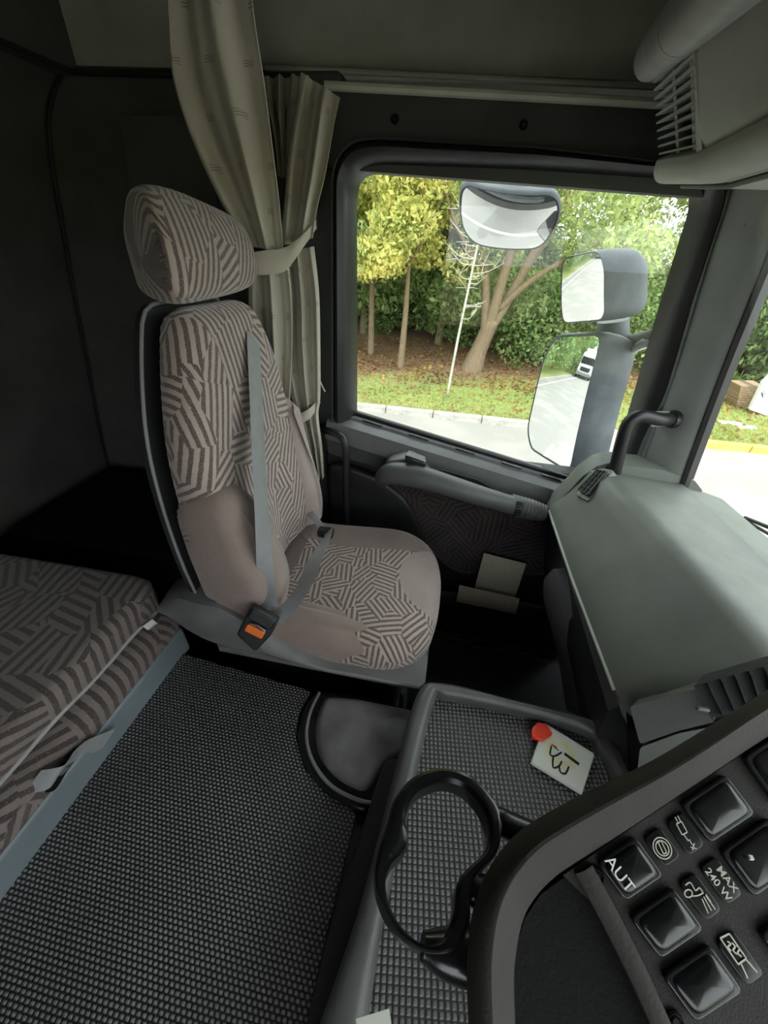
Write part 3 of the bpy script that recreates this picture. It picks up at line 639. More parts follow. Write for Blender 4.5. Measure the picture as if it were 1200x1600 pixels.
# hard shell behind with a thin bright rim
sh = roundpoly([bp(-.24, -.05), bp(-.262, .15), bp(-.255, .33), bp(-.236, .455), bp(-.19, .57), bp(-.14, H+.009), bp(.095, H+.009), bp(.137, .585), bp(.172, .44), bp(.212, .30), bp(.222, .12), bp(.20, -.05)], [.03, .1, .1, .1, .05, .035, .035, .05, .1, .1, .1, .03], 4)
mb = MB(); pillow(mb, sh, (FB[0]-FB[3]*.012, FB[1], FB[2], FB[3]), .016, .007, 0, 96, steps=4); mb.build('back_shell', M['black'], seat)
# headrest: wedge-shaped, deeper at the back
ho = bo0+rec*(H+.008)+FB[3]*.018
def hr(y, half_d, fwd, z0, z1, k=18):
    pts = []
    return pts
mb = MB(); rings = []
for y, s in ((-.150, .72), (-.146, .86), (-.135, .95), (-.11, 1.), (-.05, 1.), (.02, 1.), (.09, .98), (.14, .95), (.170, .88), (.185, .76), (.190, .62)):
    hh = .165-.02*max(0, (y+.05)/.22)          # height falls slightly towards the door
    prof = [(-.075, .012), (-.02, -.002), (.035, .0), (.062, .022), (.064, .07), (.050, .12), (.018, hh), (-.04, hh+.002), (-.075, hh-.03), (-.094, .10), (-.088, .05)]
    prof = cr([V(a, b) for a, b in prof], 4, True); cx, cz = -.018, .092
    rings.append([ho+FB[3]*(cx+(a-cx)*s)+V(0, 1, 0)*(y+.005+(.19-y)/.34*((.064-a)*.5+(b-.0)*.15)-(y+.15)/.34*(.064-a)*.25)+rec*(cz+(b-cz)*s) for a, b in prof])
uvh = []
for i, r_ in enumerate(rings):
    y = (-.150, -.146, -.135, -.11, -.05, .02, .09, .14, .170, .185, .190)[i]; acc = 0
    for j, p in enumerate(r_):
        if j: acc += np.linalg.norm(p-r_[j-1])
        uvh.append((y, acc))
mb.loft(rings, True, True, uv=uvh); mb.build('headrest', M['head'], seat, sub=1)
mb = MB()
for y in (-.05, .07): 
    MB().tube([ho+V(0, y, 0)-rec*.06-FB[3]*.02, ho+V(0, y, 0)+rec*.04-FB[3]*.02], .006, 10).build('headrest_post', M['silver'], seat)
mb = MB()
rim = [FB[0]+FB[1]*p[0]+FB[2]*p[1]+FB[3]*.003 for p in resample(sh, 90)]
rim = [p for p in rim if np.dot(p-FB[0], rec) > .02]
k0 = max(range(len(rim)), key=lambda i: np.linalg.norm(rim[i]-rim[i-1])); rim = rim[k0:]+rim[:k0]
mb.tube(rim, .0035, 8); mb.build('shell_edge', M['tubegrey'], seat)
# seat belt: shoulder strap, buckle, lap strap
def ribbon(mb, Lr, Rr, th=.0018, n=6, side=V(.4, -.8, .4)):
    L_, R_ = cr(Lr, n), cr(Rr, n); sheet(mb, [[a, (a+b)/2+norm(side)*.0008, b] for a, b in zip(L_, R_)], -norm(side)*th); return mb
BP = lambda a, b, h: AP(a, b, FB[0]+FB[3]*h, FB[3])
Lr = [BP(385, 492, .085), BP(386, 530, .115), BP(390, 620, .140), BP(394, 720, .165), BP(399, 830, .19), A(402, 915, Y=.55), A(408, 950, Y=.525)]
Rr = [BP(398, 508, .085), BP(406, 545, .115), BP(411, 640, .140), BP(416, 730, .165), BP(423, 830, .19), A(430, 915, Y=.555), A(434, 948, Y=.53)]
ribbon(MB(), Lr, Rr).build('shoulder_strap', M['belt'], seat)
La = [A(418, 962, Y=.53), A(445, 940, Y=.555), A(466, 912, Y=.60), A(476, 885, Y=.65), A(490, 862, Y=.70), A(507, 838, Y=.76), A(500, 828, Y=.84), A(480, 805, Y=.90), A(470, 795, Y=.95)]
Lb = [A(440, 975, Y=.525), A(468, 945, Y=.548), A(492, 905, Y=.605), A(502, 878, Y=.66), A(510, 858, Y=.71), A(520, 826, Y=.78), A(511, 824, Y=.85), A(490, 800, Y=.91), A(484, 790, Y=.95)]
ribbon(MB(), La, Lb, side=V(.2, -.6, .8)).build('lap_strap', M['belt'], seat)
bk = thing('seat_buckle_group', (0, 0, 0)) if 0 else None
bc = A(404, 978, Y=.49); ubk = norm(A(385, 1000, Y=.50)-A(412, 952, Y=.54)); vbk = norm(A(425, 985, Y=.52)-A(380, 965, Y=.52))
vbk = norm(vbk-ubk*np.dot(ubk, vbk)); nbk = np.cross(ubk, vbk); 
if nbk[1] > 0: nbk = -nbk
Fk = (bc, ubk, vbk, nbk)
mb = MB(); pillow(mb, roundpoly([(-.036, -.036), (.036, -.032), (.052, .022), (.0, .034), (-.036, .032)], .006), Fk, .028, .006, 0, 44, base=-.014); bu = mb.build('buckle', M['black_soft'], seat)
mb = MB(); pillow(mb, roundpoly([(-.004, -.022), (.014, -.022), (.014, .020), (-.004, .020)], .003), Fk, .006, .002, 0, 32, base=.0135); mb.build('release_button', M['orange'], bu)
mb = MB(); pillow(mb, roundpoly([(-.040, -.030), (-.013, -.030), (-.013, .028), (-.040, .028)], .007), Fk, .012, .004, 0, 32, base=.006); mb.build('tongue_cover', M['black'], bu)
mb = MB(); mb.tube([bc+ubk*(-.008)+vbk*(-.018)+nbk*.02, bc+ubk*(-.012)+nbk*.021, bc+ubk*(-.008)+vbk*.018+nbk*.02], .0022, 8); mb.build('tongue_plate', M['silver'], bu)
q = A(509, 832, Y=.79); mb = MB(); mb.box(q, (.022, .014, .012)); mb.build('strap_guide', M['blackgloss'], seat, bevel=.006)

# ================================================================== CURTAINS
def curtain(rows, folds, amp, name_or_parent, seedph=0., nx=40, th=V(0, .004, 0), part='cloth', uo=0.):
    """rows: (left px, right px, y px left, y px right, depth Y, fold amplitude scale)"""
    mb = MB(); G = []; uv = []
    Ls = cr([np.append(A(a, b, Y=Yd), am) for (a, b, c, d, Yd, am) in rows], 7); Rs = cr([np.append(A(c, d, Y=Yd), am) for (a, b, c, d, Yd, am) in rows], 7)
    acc = 0
    for i, (l, r) in enumerate(zip(Ls, Rs)):
        if i: acc += np.linalg.norm(Ls[i][:3]-Ls[i-1][:3])
        row = []
        for j in range(nx+1):
            t = j/nx; ph = seedph+folds*2*PI*t+.5*math.sin(i*.13+3*t); f = math.sin(ph)+.35*math.sin(2.3*ph+1.)
            p = l[:3]+(r[:3]-l[:3])*t; w = math.sin(PI*t)**.4 if 0 < t < 1 else 0
            row.append(p+V(.25, -1, 0)*amp*l[3]*f*w); uv.append((t*folds*.11+uo, acc))
        G.append(row)
    sheet(mb, G, th, uv); return mb
cu = thing('curtain', A(440, 400, Y=1.05)-V(0, 0, .4), 'long beige bunk curtain sweeping down from the roof, gathered by the upper tie', 'curtain')
curtain([(258, -60, 385, -60, .80, .5), (262, 30, 398, 40, .84, .6), (272, 130, 412, 130, .90, .7), (305, 230, 425, 230, .96, .8), (352, 330, 436, 320, 1.0, .8), (385, 385, 442, 392, 1.02, .55)], 1.6, .028, None, 2.2).build('cloth', M['curtain'], cu)
curtain([(388, 400, 448, 400, 1.02, .5), (388, 460, 455, 460, 1.02, .8), (390, 520, 456, 540, 1.02, 1.), (400, 600, 452, 640, 1.02, 1.), (415, 680, 452, 720, 1.02, .8)], 2.1, .022, None, .4, uo=.3).build('lower_cloth', M['curtain'], cu)
cw = thing('curtain', A(470, 500, Y=1.1)-V(0, 0, .6), 'shorter beige window curtain beside the door frame with flared top corner', 'curtain')
curtain([(470, 112, 531, 152, 1.10, .2), (462, 170, 522, 190, 1.10, .8), (450, 250, 508, 270, 1.09, 1.), (444, 320, 494, 330, 1.08, 1.), (436, 385, 488, 372, 1.07, .5)], 1.7, .022, None, 1.0, uo=.6).build('cloth', M['curtain'], cw)
curtain([(440, 395, 490, 385, 1.07, .5), (446, 470, 498, 460, 1.07, 1.), (446, 560, 500, 550, 1.07, 1.), (455, 620, 500, 620, 1.07, .8), (470, 660, 497, 650, 1.07, .6), (482, 700, 503, 700, 1.07, .8), (492, 748, 506, 745, 1.07, 1.)], 2.4, .020, None, .2, uo=.9).build('lower_cloth', M['curtain'], cw)
cb = thing('curtain', A(440, 200, Y=1.16)-V(0, 0, .2), 'shadowed bunched curtain heading behind the two beige curtains', 'curtain')
curtain([(412, 120, 482, 118, 1.15, .6), (416, 160, 476, 165, 1.15, 1.), (428, 215, 462, 220, 1.14, 1.), (434, 275, 456, 280, 1.13, .6)], 3.1, .022, None, .5).build('cloth', M['curtain'], cb)
def tie(name, pxs, Y, w, lab):
    path = cr([A(a, b, Y=y) for (a, b), y in zip(pxs, Y)], 6); n = len(path); mb = MB(); G = []; uv = []
    for i, p in enumerate(path):
        ww = np.interp(i/(n-1), np.linspace(0, 1, len(w)), w); row = []
        for s in np.linspace(-1, 1, 7): row.append(p+V(0, -.006*(1-s*s), s*ww)); uv.append((i*.004, s*.01))
        G.append(row)
    sheet(mb, G, V(0, .004, 0), uv); return mb
t = tie('t', [(398, 412), (420, 410), (445, 405), (470, 380), (494, 350)], [.985, .99, 1.005, 1.03, 1.10], [.022, .024, .022, .012, .007], '').build('curtain_tie', M['curtain'])
tag(t, 'beige cloth tie band around both curtains at headrest height', 'curtain tie')
t = tie('t', [(452, 660), (468, 655), (485, 645), (500, 625)], [1.02, 1.025, 1.04, 1.09], [.014, .016, .015, .010], '').build('curtain_tie', M['curtain'])
tag(t, 'beige cloth tie band low on the window curtain near the backrest bolster', 'curtain tie')
hk = thing('curtain_hook', A(491, 340, Y=1.17), 'small grey plastic hook on the door pillar holding the upper curtain tie', 'hook')
mb = MB(); pillow(mb, roundpoly([(-.014, -.028), (.012, -.028), (.012, .032), (-.014, .032)], .006), frame(A(491, 341, Y=1.175), (1, 0, 0), (0, 0, 1)), .012, .004, 0, 30, base=0); mb.build('base', M['hook'], hk)
mb = MB().tube(cr([A(491, 348, Y=1.16), A(486, 352, Y=1.13), A(484, 345, Y=1.115), A(487, 335, Y=1.115)], 5), .005, 8); mb.build('hook_arm', M['hook'], hk)
t = tag(MB().tube(cr([A(497, 586, Y=1.13), A(502, 600, Y=1.12), A(508, 612, Y=1.12)], 4), .002, 6).build('loose_cord', M['docpink']), 'tiny pinkish loose cord end beside the window curtain', 'cord')
# pale storage flap on the side wall behind the headrest
t = tag(sheet(MB(), [[A(190+a*95+b*25, 180+b*250, Y=1.185)+V(0, -.004*math.sin(b*20), 0) for a in np.linspace(0, 1.4, 8)] for b in np.linspace(0, 1, 16)], V(0, .008, 0)).build('wall_flap', M['wallcloth']), 'faint dark cloth flap on the wall behind the headrest', 'cloth flap')

# ================================================================== BUNK
bunk = thing('lower_bunk', (-.95, 0, -1.4), 'lower bunk base with blue-grey frame and patterned lower mattress', 'bunk')
def bx(y): return -.628-.01*(.55-y)/.5
slab(MB(), [V(-.622, .565, -.965), V(-.665, -1.1, -.965), V(-.665, -1.1, -.875), V(-.622, .565, -.875)], (-.03, 0, 0)).build('front_rail', M['bedframe'], bunk, bevel=.008, smooth=False)
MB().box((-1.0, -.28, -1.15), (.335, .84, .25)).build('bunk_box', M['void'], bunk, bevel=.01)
F_ = frame((0, 0, -.90), (1, 0, 0), (0, 1, 0))
mb = MB(); pillow(mb, roundpoly([(-1.30, -1.1), (-.668, -1.1), (-.628, .56), (-.66, .60), (-1.30, .62)], [.02, .03, .03, .03, .03]), F_, .085, .035, .0, 110, cap=True, warp=lambda q, p, h: q+V(0, 0, .006*math.sin(p[1]*21)*(h > .05))); mb.build('lower_mattress', M['bed'], bunk)
um = thing('upper_mattress', (-1.0, 0, -.81), 'patterned dark brown mattress pad lying on the bunk, corner towards the seat', 'mattress')
F_ = frame((0, 0, -.81), (1, 0, 0), (0, 1, 0))
ump = roundpoly([(-1.30, -1.1), (-.735, -1.1), (-.668, .565), (-.70, .60), (-1.30, .60)], [.02, .03, .02, .03, .03])
mb = MB(); pillow(mb, ump, F_, .075, .022, .006, 110, warp=lambda q, p, h: q+V(0, 0, .006*math.sin(p[1]*9+p[0]*5)*(h > .03))); mb.build('pad', M['bed'], um)
mb = MB(); mb.tube([V(-.668-.067*(.55-y)/1.66-.002, y, -.806+.003*math.sin(y*30)) for y in np.linspace(.55, -1.05, 60)], .0052, 8); mb.build('pale_piping', M['piping'], um)
mb = MB(); la = A(228, 975, Z=-.80); G = [[la+V(.0, 0, 0)*0+V(.018*s+.004*t, .012*t, .006*math.sin(s*5)) for t in np.linspace(-1, 1, 5)] for s in np.linspace(-.6, 1.1, 8)]
sheet(mb, G, V(0, 0, .0012)); mb.build('care_label', M['paper'], um)
# grey webbing strap lying out over the mat
t = thing('webbing_strap', A(100, 1200, Z=-.9), 'grey webbing pull strap hanging from the bunk over the floor mat', 'strap')
def flatstrap(c, w, wd): return [[p-np.array(d)*w/2, p+np.array(d)*w/2] for p, d in zip(c, wd)]
c1 = cr([A(52, 1222, Z=-.83), A(88, 1214, Z=-.835), A(104, 1192, Z=-.845), A(124, 1174, Z=-.86), (A(148, 1163, Z=-.88)), A(170, 1154, Z=-.90)], 6)
mb = MB(); sheet(mb, [[p+V(-.006, -.016, -.012), p+V(.0, 0, 0), p+V(.006, .016, .010)] for p in c1], V(0, 0, .002)); mb.build('strap', M['belt'], t)
c1 = cr([A(66, 1226, Z=-.85), A(90, 1224, Z=-.86), A(104, 1206, Z=-.855)], 5)
mb = MB(); sheet(mb, [[p+V(-.004, -.010, -.010), p+V(.004, .010, .010)] for p in c1], V(.001, 0, .002)); mb.build('strap_loop', M['void'], t)

# black block put in for the shade between bunk and side wall
t = tag(MB().box((-.98, .93, -1.09), (.33, .22, .31)).build('gap_shade_block', M['void'], bevel=.03), 'black block standing in for the shade in the gap behind the seat', 'shade block')

# ================================================================== ENGINE TUNNEL, MAT
tun = roundpoly([(-.66, -1.1), (.0, -1.1), (.04, .30), (.03, .46), (-.235, .505), (-.63, .53), (-.66, .5)], [.01, .01, .03, .03, .02, .03, .02])
mb = MB(); pillow(mb, tun, frame((0, 0, -1.4), (1, 0, 0), (0, 1, 0)), .438, .02, 0, 100, cap=False); st(mb.build('floor_tunnel', M['black_soft']))
def matp(px): return [tuple(A(a, b, Z=-.95)[:2]) for a, b in px]
mo = matp([(283, 1020), (488, 1080), (468, 1110), (462, 1150), (475, 1200), (510, 1240), (558, 1268), (520, 1420), (470, 1640)])+[(-.08, -.9), (-.70, -.9)]+matp([(-60, 1425)])
mb = MB(); pl = roundpoly(mo, [.012]*len(mo), 4)
vs = [V(p[0], p[1], 0) for p in pl]; n = len(vs)
slab(mb, [V(p[0], p[1], -.962) for p in pl], (0, 0, .012)); mb.uv = [(v[0]*math.cos(.06)+v[1]*math.sin(.06), v[1]) for v in mb.v]
t = tag(mb.build('floor_mat', M['mat'], smooth=False, bevel=.002), 'black ribbed rubber floor mat over the engine tunnel between bunk and console', 'floor mat')
# rounded gearlever blanking cover
gc = thing('tunnel_cover', A(550, 1180, Z=-.95), 'rounded dark plastic hatch cover between mat and console', 'cover')
rimo = [(491, 1078), (470, 1112), (463, 1152), (475, 1200), (510, 1240), (560, 1270), (600, 1272), (640, 1190), (650, 1110), (560, 1086)]
rp_ = [tuple(A(a, b, Z=-.945)[:2]) for a, b in rimo]
mb = MB(); pillow(mb, roundpoly(rp_, .02, 4), frame((0, 0, -.965), (1, 0, 0), (0, 1, 0)), .026, .012, 0, 70, cap=False); mb.build('raised_rim', M['blackgloss'], gc)
li = [(506, 1090), (494, 1125), (492, 1158), (503, 1190), (530, 1218), (572, 1238), (600, 1200), (640, 1180), (648, 1112), (560, 1094)]
lp_ = [tuple(A(a, b, Z=-.93)[:2]) for a, b in li]
mb = MB(); pillow(mb, roundpoly(lp_, .02, 4), frame((0, 0, -.955), (1, 0, 0), (0, 1, 0)), .045, .022, .010, 70, steps=7); mb.build('lid', plastic('worn_cover', (.19, .18, .18), .4, .5, 300, .5), gc)
mb = MB(); ed = [A(a, b, Z=-.937) for a, b in ((499, 1082), (484, 1115), (479, 1153), (490, 1192), (518, 1228), (560, 1250), (590, 1256))]; mb.tube(cr(ed, 6), .004, 8); mb.build('inner_lip', M['tubegrey'], gc)

# ================================================================== CONSOLE TRAY
con = thing('console_tray', (.15, .25, -1.4), 'dark plastic console tray with grid rubber floor beside the dashboard', 'console')
Zr = -.80
def zp(px, Z): return [A(a, b, Z=Z) for a, b in px]
rim_o = zp([(470, 1680), (560, 1420), (610, 1230), (652, 1082), (690, 1064), (800, 1090), (935, 1125), (962, 1160), (990, 1215)], Zr)+[V(.46, .15, Zr), V(.46, -.10, Zr)]
rim_i = zp([(560, 1700), (600, 1440), (640, 1260), (680, 1092), (700, 1085), (800, 1106), (915, 1138), (938, 1165), (965, 1212)], Zr)+[V(.43, .15, Zr), V(.43, -.08, Zr)]
a_, b_ = cr(rim_o, 5), cr(rim_i, 5); rings = []
for a, b in zip(a_, b_):
    rings.append([a+V(0, 0, -.14)+(a-b)*.15, a+V(0, 0, -.012), a+(b-a)*.12+V(0, 0, -.003), a+(b-a)*.35+V(0, 0, .002), a+(b-a)*.65+V(0, 0, .002), a+(b-a)*.88+V(0, 0, -.003), b+V(0, 0, -.010), b+V(0, 0, -.04)])
mb = MB(); mb.loft(rings, True, True); mb.build('rim', M['console'], con)
fl = zp([(540, 1700), (640, 1240), (678, 1088), (700, 1080), (930, 1135), (975, 1215)], -.815)+[V(.44, .1, -.815), V(.44, -.2, -.815), V(-.05, -.2, -.815)]
fl = [V(p[0], p[1], -.835) for p in fl]
mb = MB(); slab(mb, fl, (0, 0, .006)); mb.uv = [(v[0]*.97+v[1]*.24*0+v[1]*.12, v[1]-v[0]*.12) for v in mb.v]; mb.build('tray_floor', M['traymat'], con, smooth=False)
# lower outer side strip
so = zp([(455, 1700), (520, 1430), (570, 1280), (598, 1196), (612, 1184)], -.87); si = zp([(520, 1700), (565, 1430), (600, 1290), (622, 1210), (628, 1190)], -.84)
mb = MB(); mb.loft([[a+V(0, 0, -.10), a+V(0, 0, -.008), a+(b-a)*.3+V(0, 0, .002), b+V(.01, 0, 0), b+V(.03, 0, -.10)] for a, b in zip(cr(so, 6), cr(si, 6))], True, True); mb.build('side_step', M['black'], con)
slab(MB(), [V(.02, .47, -.86), V(.43, .455, -.86), V(.47, -.15, -.86), V(-.04, -.15, -.86)], (0, 0, -.52)).build('console_body', M['black_soft'], con, smooth=False, bevel=.01)

# card in clear sleeve + red lighter
cz = -.825
cp = [A(a, b, Z=cz) for a, b in ((850, 1131), (928, 1180), (908, 1243), (828, 1194))]
cc = sum(cp)/4; uu = norm(cp[1]-cp[0]); vv = norm(cp[0]-cp[3]); F_ = frame(cc, uu, vv)
if F_[3][2] < 0: F_ = frame(cc, uu, -vv)
cardt = thing('card', cc, 'white and yellow card in a clear sleeve marked with black strokes, lying in the tray', 'card')
loc = [(np.dot(p-cc, F_[1]), np.dot(p-cc, F_[2])) for p in cp]
mb = MB(); pillow(mb, loc, F_, .005, .001, 0, 40, base=.001, cap=False); mb.build('sleeve', M['sleeve'], cardt)
mb = MB(); sl = [(x*.96, y*.95) for x, y in loc]; slab(mb, [F_[0]+F_[1]*x+F_[2]*y+F_[3]*.0062 for x, y in sl], F_[3]*.0008); mb.uv = [(np.dot(v-cc, F_[1]), np.dot(v-cc, F_[2])) for v in mb.v]; mb.build('card_face', M['card'], cardt, smooth=False)
def stroke(mb, pxs, F, h, w=.0016, z=None):
    pts = [AP(a, b, F[0], F[3]) for a, b in pxs]; pts = cr(pts, 5) if len(pts) > 2 else pts; n = len(pts); rows = []
    for i, p in enumerate(pts):
        t = norm(pts[min(i+1, n-1)]-pts[max(i-1, 0)]); s = np.cross(F[3], t); rows.append([p-s*w/2+F[3]*h, p+s*w/2+F[3]*h])
    sheet(mb, rows, F[3]*.0004); return mb
mb = MB(); h_ = .0072
stroke(mb, [(864, 1172), (860, 1186), (866, 1196), (878, 1188), (880, 1192), (868, 1202), (876, 1212), (886, 1210), (888, 1204)], F_, h_, .0024) if 0 else None
stroke(mb, [(860, 1168), (858, 1181), (865, 1184), (876, 1178)], F_, h_, .0032); stroke(mb, [(862, 1190), (863, 1202), (872, 1199), (876, 1192)], F_, h_, .0032)
stroke(mb, [(872, 1199), (874, 1209), (882, 1211), (887, 1200)], F_, h_, .0032)
stroke(mb, [(863, 1184), (862, 1192)], F_, h_, .0032); stroke(mb, [(880, 1180), (903, 1197)], F_, h_, .0058)
for q in ((860, 1166, 868, 1170), (864, 1170, 871, 1175)): stroke(mb, [q[:2], q[2:]], F_, h_, .0018)
mb.build('printed_mark', M['ink'], cardt, smooth=False)
lt = thing('lighter', A(838, 1145, Z=cz), 'small red plastic lighter end poking out under the card', 'lighter')
mb = MB(); q = [A(a, b, Z=cz) for a, b in ((830, 1140), (838, 1131), (852, 1134), (862, 1150), (846, 1162), (829, 1154))]
slab(mb, [p-V(0, 0, .002) for p in q], (0, 0, .013)); mb.build('body', M['red'], lt, bevel=.003)
MB().box(A(833, 1147, Z=cz+.012), (.004, .005, .004)).build('thumb_press', M['red'], lt, bevel=.0015)
# papers in the door pocket
def sheetpaper(px, Y, mat, name, lab, cat, Y2=None):
    P = [A(a, b, Y=Y if i < 2 else (Y2 or Y)) for i, (a, b) in enumerate(px)]; F = frame(sum(P)/4, P[1]-P[0], P[0]-P[3]); mb = MB()
    slab(mb, P, -F[3]*.001*np.sign(F[3][1]) if 1 else 0); mb.uv = [(np.dot(v-F[0], F[1]), np.dot(v-F[0], F[2])) for v in mb.v]
    return tag(mb.build(name, mat, smooth=False), lab, cat)
sheetpaper([(756, 864), (822, 881), (803, 938), (741, 921)], 1.105, M['docgrey'], 'document', 'greyish printed document standing in the door pocket behind the pink one', 'document', 1.108)
sheetpaper([(718, 914), (812, 935), (806, 959), (713, 940)], 1.07, M['docpink'], 'document', 'narrow pinkish slip with fine print in front of the grey document', 'document', 1.068)

# ================================================================== CUP HOLDER
ch = thing('cup_holder', A(690, 1340, Z=-.45), 'black double-ring cup holder bracketed to the instrument panel above the tray', 'cup holder')
ou = zp([(692, 1200), (735, 1212), (768, 1245), (784, 1280), (778, 1330), (745, 1370), (735, 1400), (735, 1440), (715, 1485), (672, 1490), (630, 1470), (600, 1430), (585, 1380), (590, 1330), (606, 1285), (618, 1245), (648, 1212)], -.45)
inn = zp([(690, 1224), (722, 1232), (750, 1260), (763, 1295), (757, 1330), (725, 1362), (712, 1390), (708, 1425), (690, 1465), (662, 1474), (632, 1452), (612, 1420), (603, 1380), (612, 1352), (637, 1322), (635, 1275), (652, 1240)], -.45)
oo, ii = cr(ou, 6, True), cr(inn, 6, True)
prof = [(0, -.018), (-.03, -.004), (.08, .002), (.3, .004), (.7, .0035), (.95, .0), (1.0, -.006), (.98, -.022)]
rings = [[a+(b-a)*t+V(0, 0, h) for a, b in zip(oo, ii)] for t, h in prof]; rings.append(rings[0])
MB().loft(rings, True, False).build('double_ring', M['blackgloss'], ch)
MB().tube(cr([A(764, 1268, Z=-.455), A(795, 1290, Z=-.460), A(900, 1330, Z=-.47)], 5), [.007, .008, .009, .011, .012]+[.012]*6, 14).build('bracket', M['blackgloss'], ch)
MB().tube(cr([A(722, 1382, Z=-.457), A(750, 1392, Z=-.462), A(880, 1420, Z=-.47)], 5), [.007, .008, .009, .011, .012]+[.012]*6, 14).build('bracket', M['blackgloss'], ch)
MB().tube(cr([A(660, 1478, Z=-.460), A(720, 1492, Z=-.465), A(860, 1500, Z=-.475)], 5), [.009, .010, .012, .014, .016]+[.018]*6, 14).build('bracket', M['blackgloss'], ch)
# ================================================================== PASSENGER DASHBOARD
dash = thing('dashboard', (.55, .8, -1.4), 'grey-green moulded passenger dashboard with air vents beside the door', 'dashboard')
def dsec(y):
    t = (1.06-y)/.62      # 0 at the door, 1 at the inner end
    lx = np.interp(t, [0, .5, 1], [.355, .362, .378]); rx = np.interp(t, [0, .5, 1], [.428, .475, .525]); rz = np.interp(t, [0, .5, 1], [-.492, -.478, -.475])
    wx = np.interp(t, [0, .5, 1], [.70, .73, .76])
    return [V(lx+.05, y, -.75), V(lx+.015, y, -.70), V(lx+.002, y, -.665), V(lx-.006, y, -.650), V(lx-.002, y, -.636), V(lx+.010, y, -.618), V(lx+.033, y, -.58),
            V(lx+(rx-lx)*.72, y, rz-.045), V(rx-.008, y, rz-.012), V(rx+.012, y, rz+.000), V(rx+.04, y, rz+.0), V(rx+.08, y, rz-.008), V(wx-.06, y, -.508), V(wx-.04, y, -.506), V(wx-.03, y, -.515), V(wx, y, -.52), V(wx+.08, y, -.54), V(wx+.08, y, -.75)]
ys = list(np.linspace(1.045, .46, 18)); secs = [dsec(y) for y in ys]
base = dsec(.46); cen = V(.56, .46, -.62)
endc = []
for s, dy in ((.992, .02), (.965, .045), (.92, .068), (.85, .088), (.74, .104), (.55, .118), (.3, .124)):
    endc.append([cen+(p-cen)*s+V(0, -dy+dy*.75*min(1., max(0., (-.50-p[2])/.20)), 0) for p in base])
fe = dsec(1.045); ce2 = V(.52, 1.045, -.6)
fend = [[ce2+(p-ce2)*s+V(0, dy, 0) for p in fe] for s, dy in ((.9, .02), (.97, .016), (.99, .008))]
mb = MB(); mb.loft(fend+secs+endc, True, True); mb.build('main_moulding', M['dash'], dash)
# top outer pod with the small air vent
pod = [A(a, b, Y=1.04) for a, b in ((858, 800), (872, 778), (900, 752), (925, 735), (938, 724))]
def podsec(y, k):
    return [V(.352+k, y, -.655), V(.362+k, y, -.625), V(.385+k, y, -.575), V(.405+k, y, -.525), V(.432+k, y, -.488), V(.46+k, y, -.474), V(.60, y, -.474), V(.69, y, -.495), V(.72, y, -.52), V(.72, y, -.66)]
mb = MB(); mb.loft([podsec(1.13, .012), podsec(1.118, .003), podsec(1.09, 0), podsec(1.065, .0), podsec(1.052, .003), podsec(1.045, .02)], True, True); mb.build('outer_pod', M['dash'], dash)
vt = thing('air_vent', A(930, 757, Y=1.02), 'small slatted air vent on the dashboard corner by the side window', 'air vent')
e0, e1, e2, e3 = [AP(a, b, V(.418, 1.03, -.52), norm(V(-.75, -.10, .66))) for a, b in ((906, 768), (936, 737), (951, 740), (921, 776))]
fn = norm(V(-.75, -.10, .66)); lift = fn*.004
ek = lambda s: [(e0+e1+e2+e3)/4+(e-(e0+e1+e2+e3)/4)*s for e in (e0, e1, e2, e3)]
slab(MB(), roundpoly(ek(1.35), .008), -fn*.05).build('vent_housing', M['dash'], vt, smooth=False, bevel=.002)
vb = slab(MB(), roundpoly([e0+lift, e1+lift, e2+lift, e3+lift], .005), fn*.003).build('vent_back', M['black_soft'], vt, smooth=False)
for i in range(4):
    a = e0+(e3-e0)*(i/3); b = e1+(e2-e1)*(i/3); MB().tube([a+fn*.010, b+fn*.010], .0016, 6).build('slat', M['blackgloss'], vt)
for i in range(6):
    a = e0+(e1-e0)*(i/5); b = e3+(e2-e3)*(i/5); MB().tube([a+fn*.008, b+fn*.008], .0018, 6).build('fin', M['black'], vt)
# lip shadow moulding and lower panels
def low(y):
    t = (1.10-y)/.62
    return [V(.40, y, -.66), V(.375, y, -.70), V(.385, y, -.78), V(.405+.01*t, y, -.88), V(.44+.03*t, y, -1.0), V(.50, y, -1.1), V(.80, y, -1.12), V(.80, y, -.66)]
mb = MB(); mb.loft([low(y) for y in np.linspace(1.10, .45, 10)], True, True); mb.build('lower_panel', M['black'], dash)
def kick(px, Y, dpt): return [A(a, b, Y=Y)+V(dpt, 0, 0) for a, b in px]
L_ = [A(852, 905, Y=.89), A(850, 935, Y=.89), A(862, 985, Y=.86), A(874, 1040, Y=.82), A(884, 1105, Y=.76)]
R_ = [A(866, 888, Y=.82), A(890, 945, Y=.74), A(912, 1000, Y=.68), A(930, 1060, Y=.61), A(945, 1125, Y=.55)]
mb = MB(); sheet(mb, [[a, a+(b-a)*.1+V(-.008, -.008, 0), a+(b-a)*.5+V(-.012, -.012, 0), b+V(-.004, -.004, 0), b+V(.03, .0, -.01)] for a, b in zip(cr(L_, 5), cr(R_, 5))], V(.05, .02, 0)); mb.build('kick_panel', M['shell'], dash)
MB().tube([dsec(y)[3]+V(-.002, 0, .002) for y in np.linspace(1.04, .46, 24)], .0035, 8).build('lip_highlight', M['upper'], dash)  # pale strip painted in as the glint along the dash lip
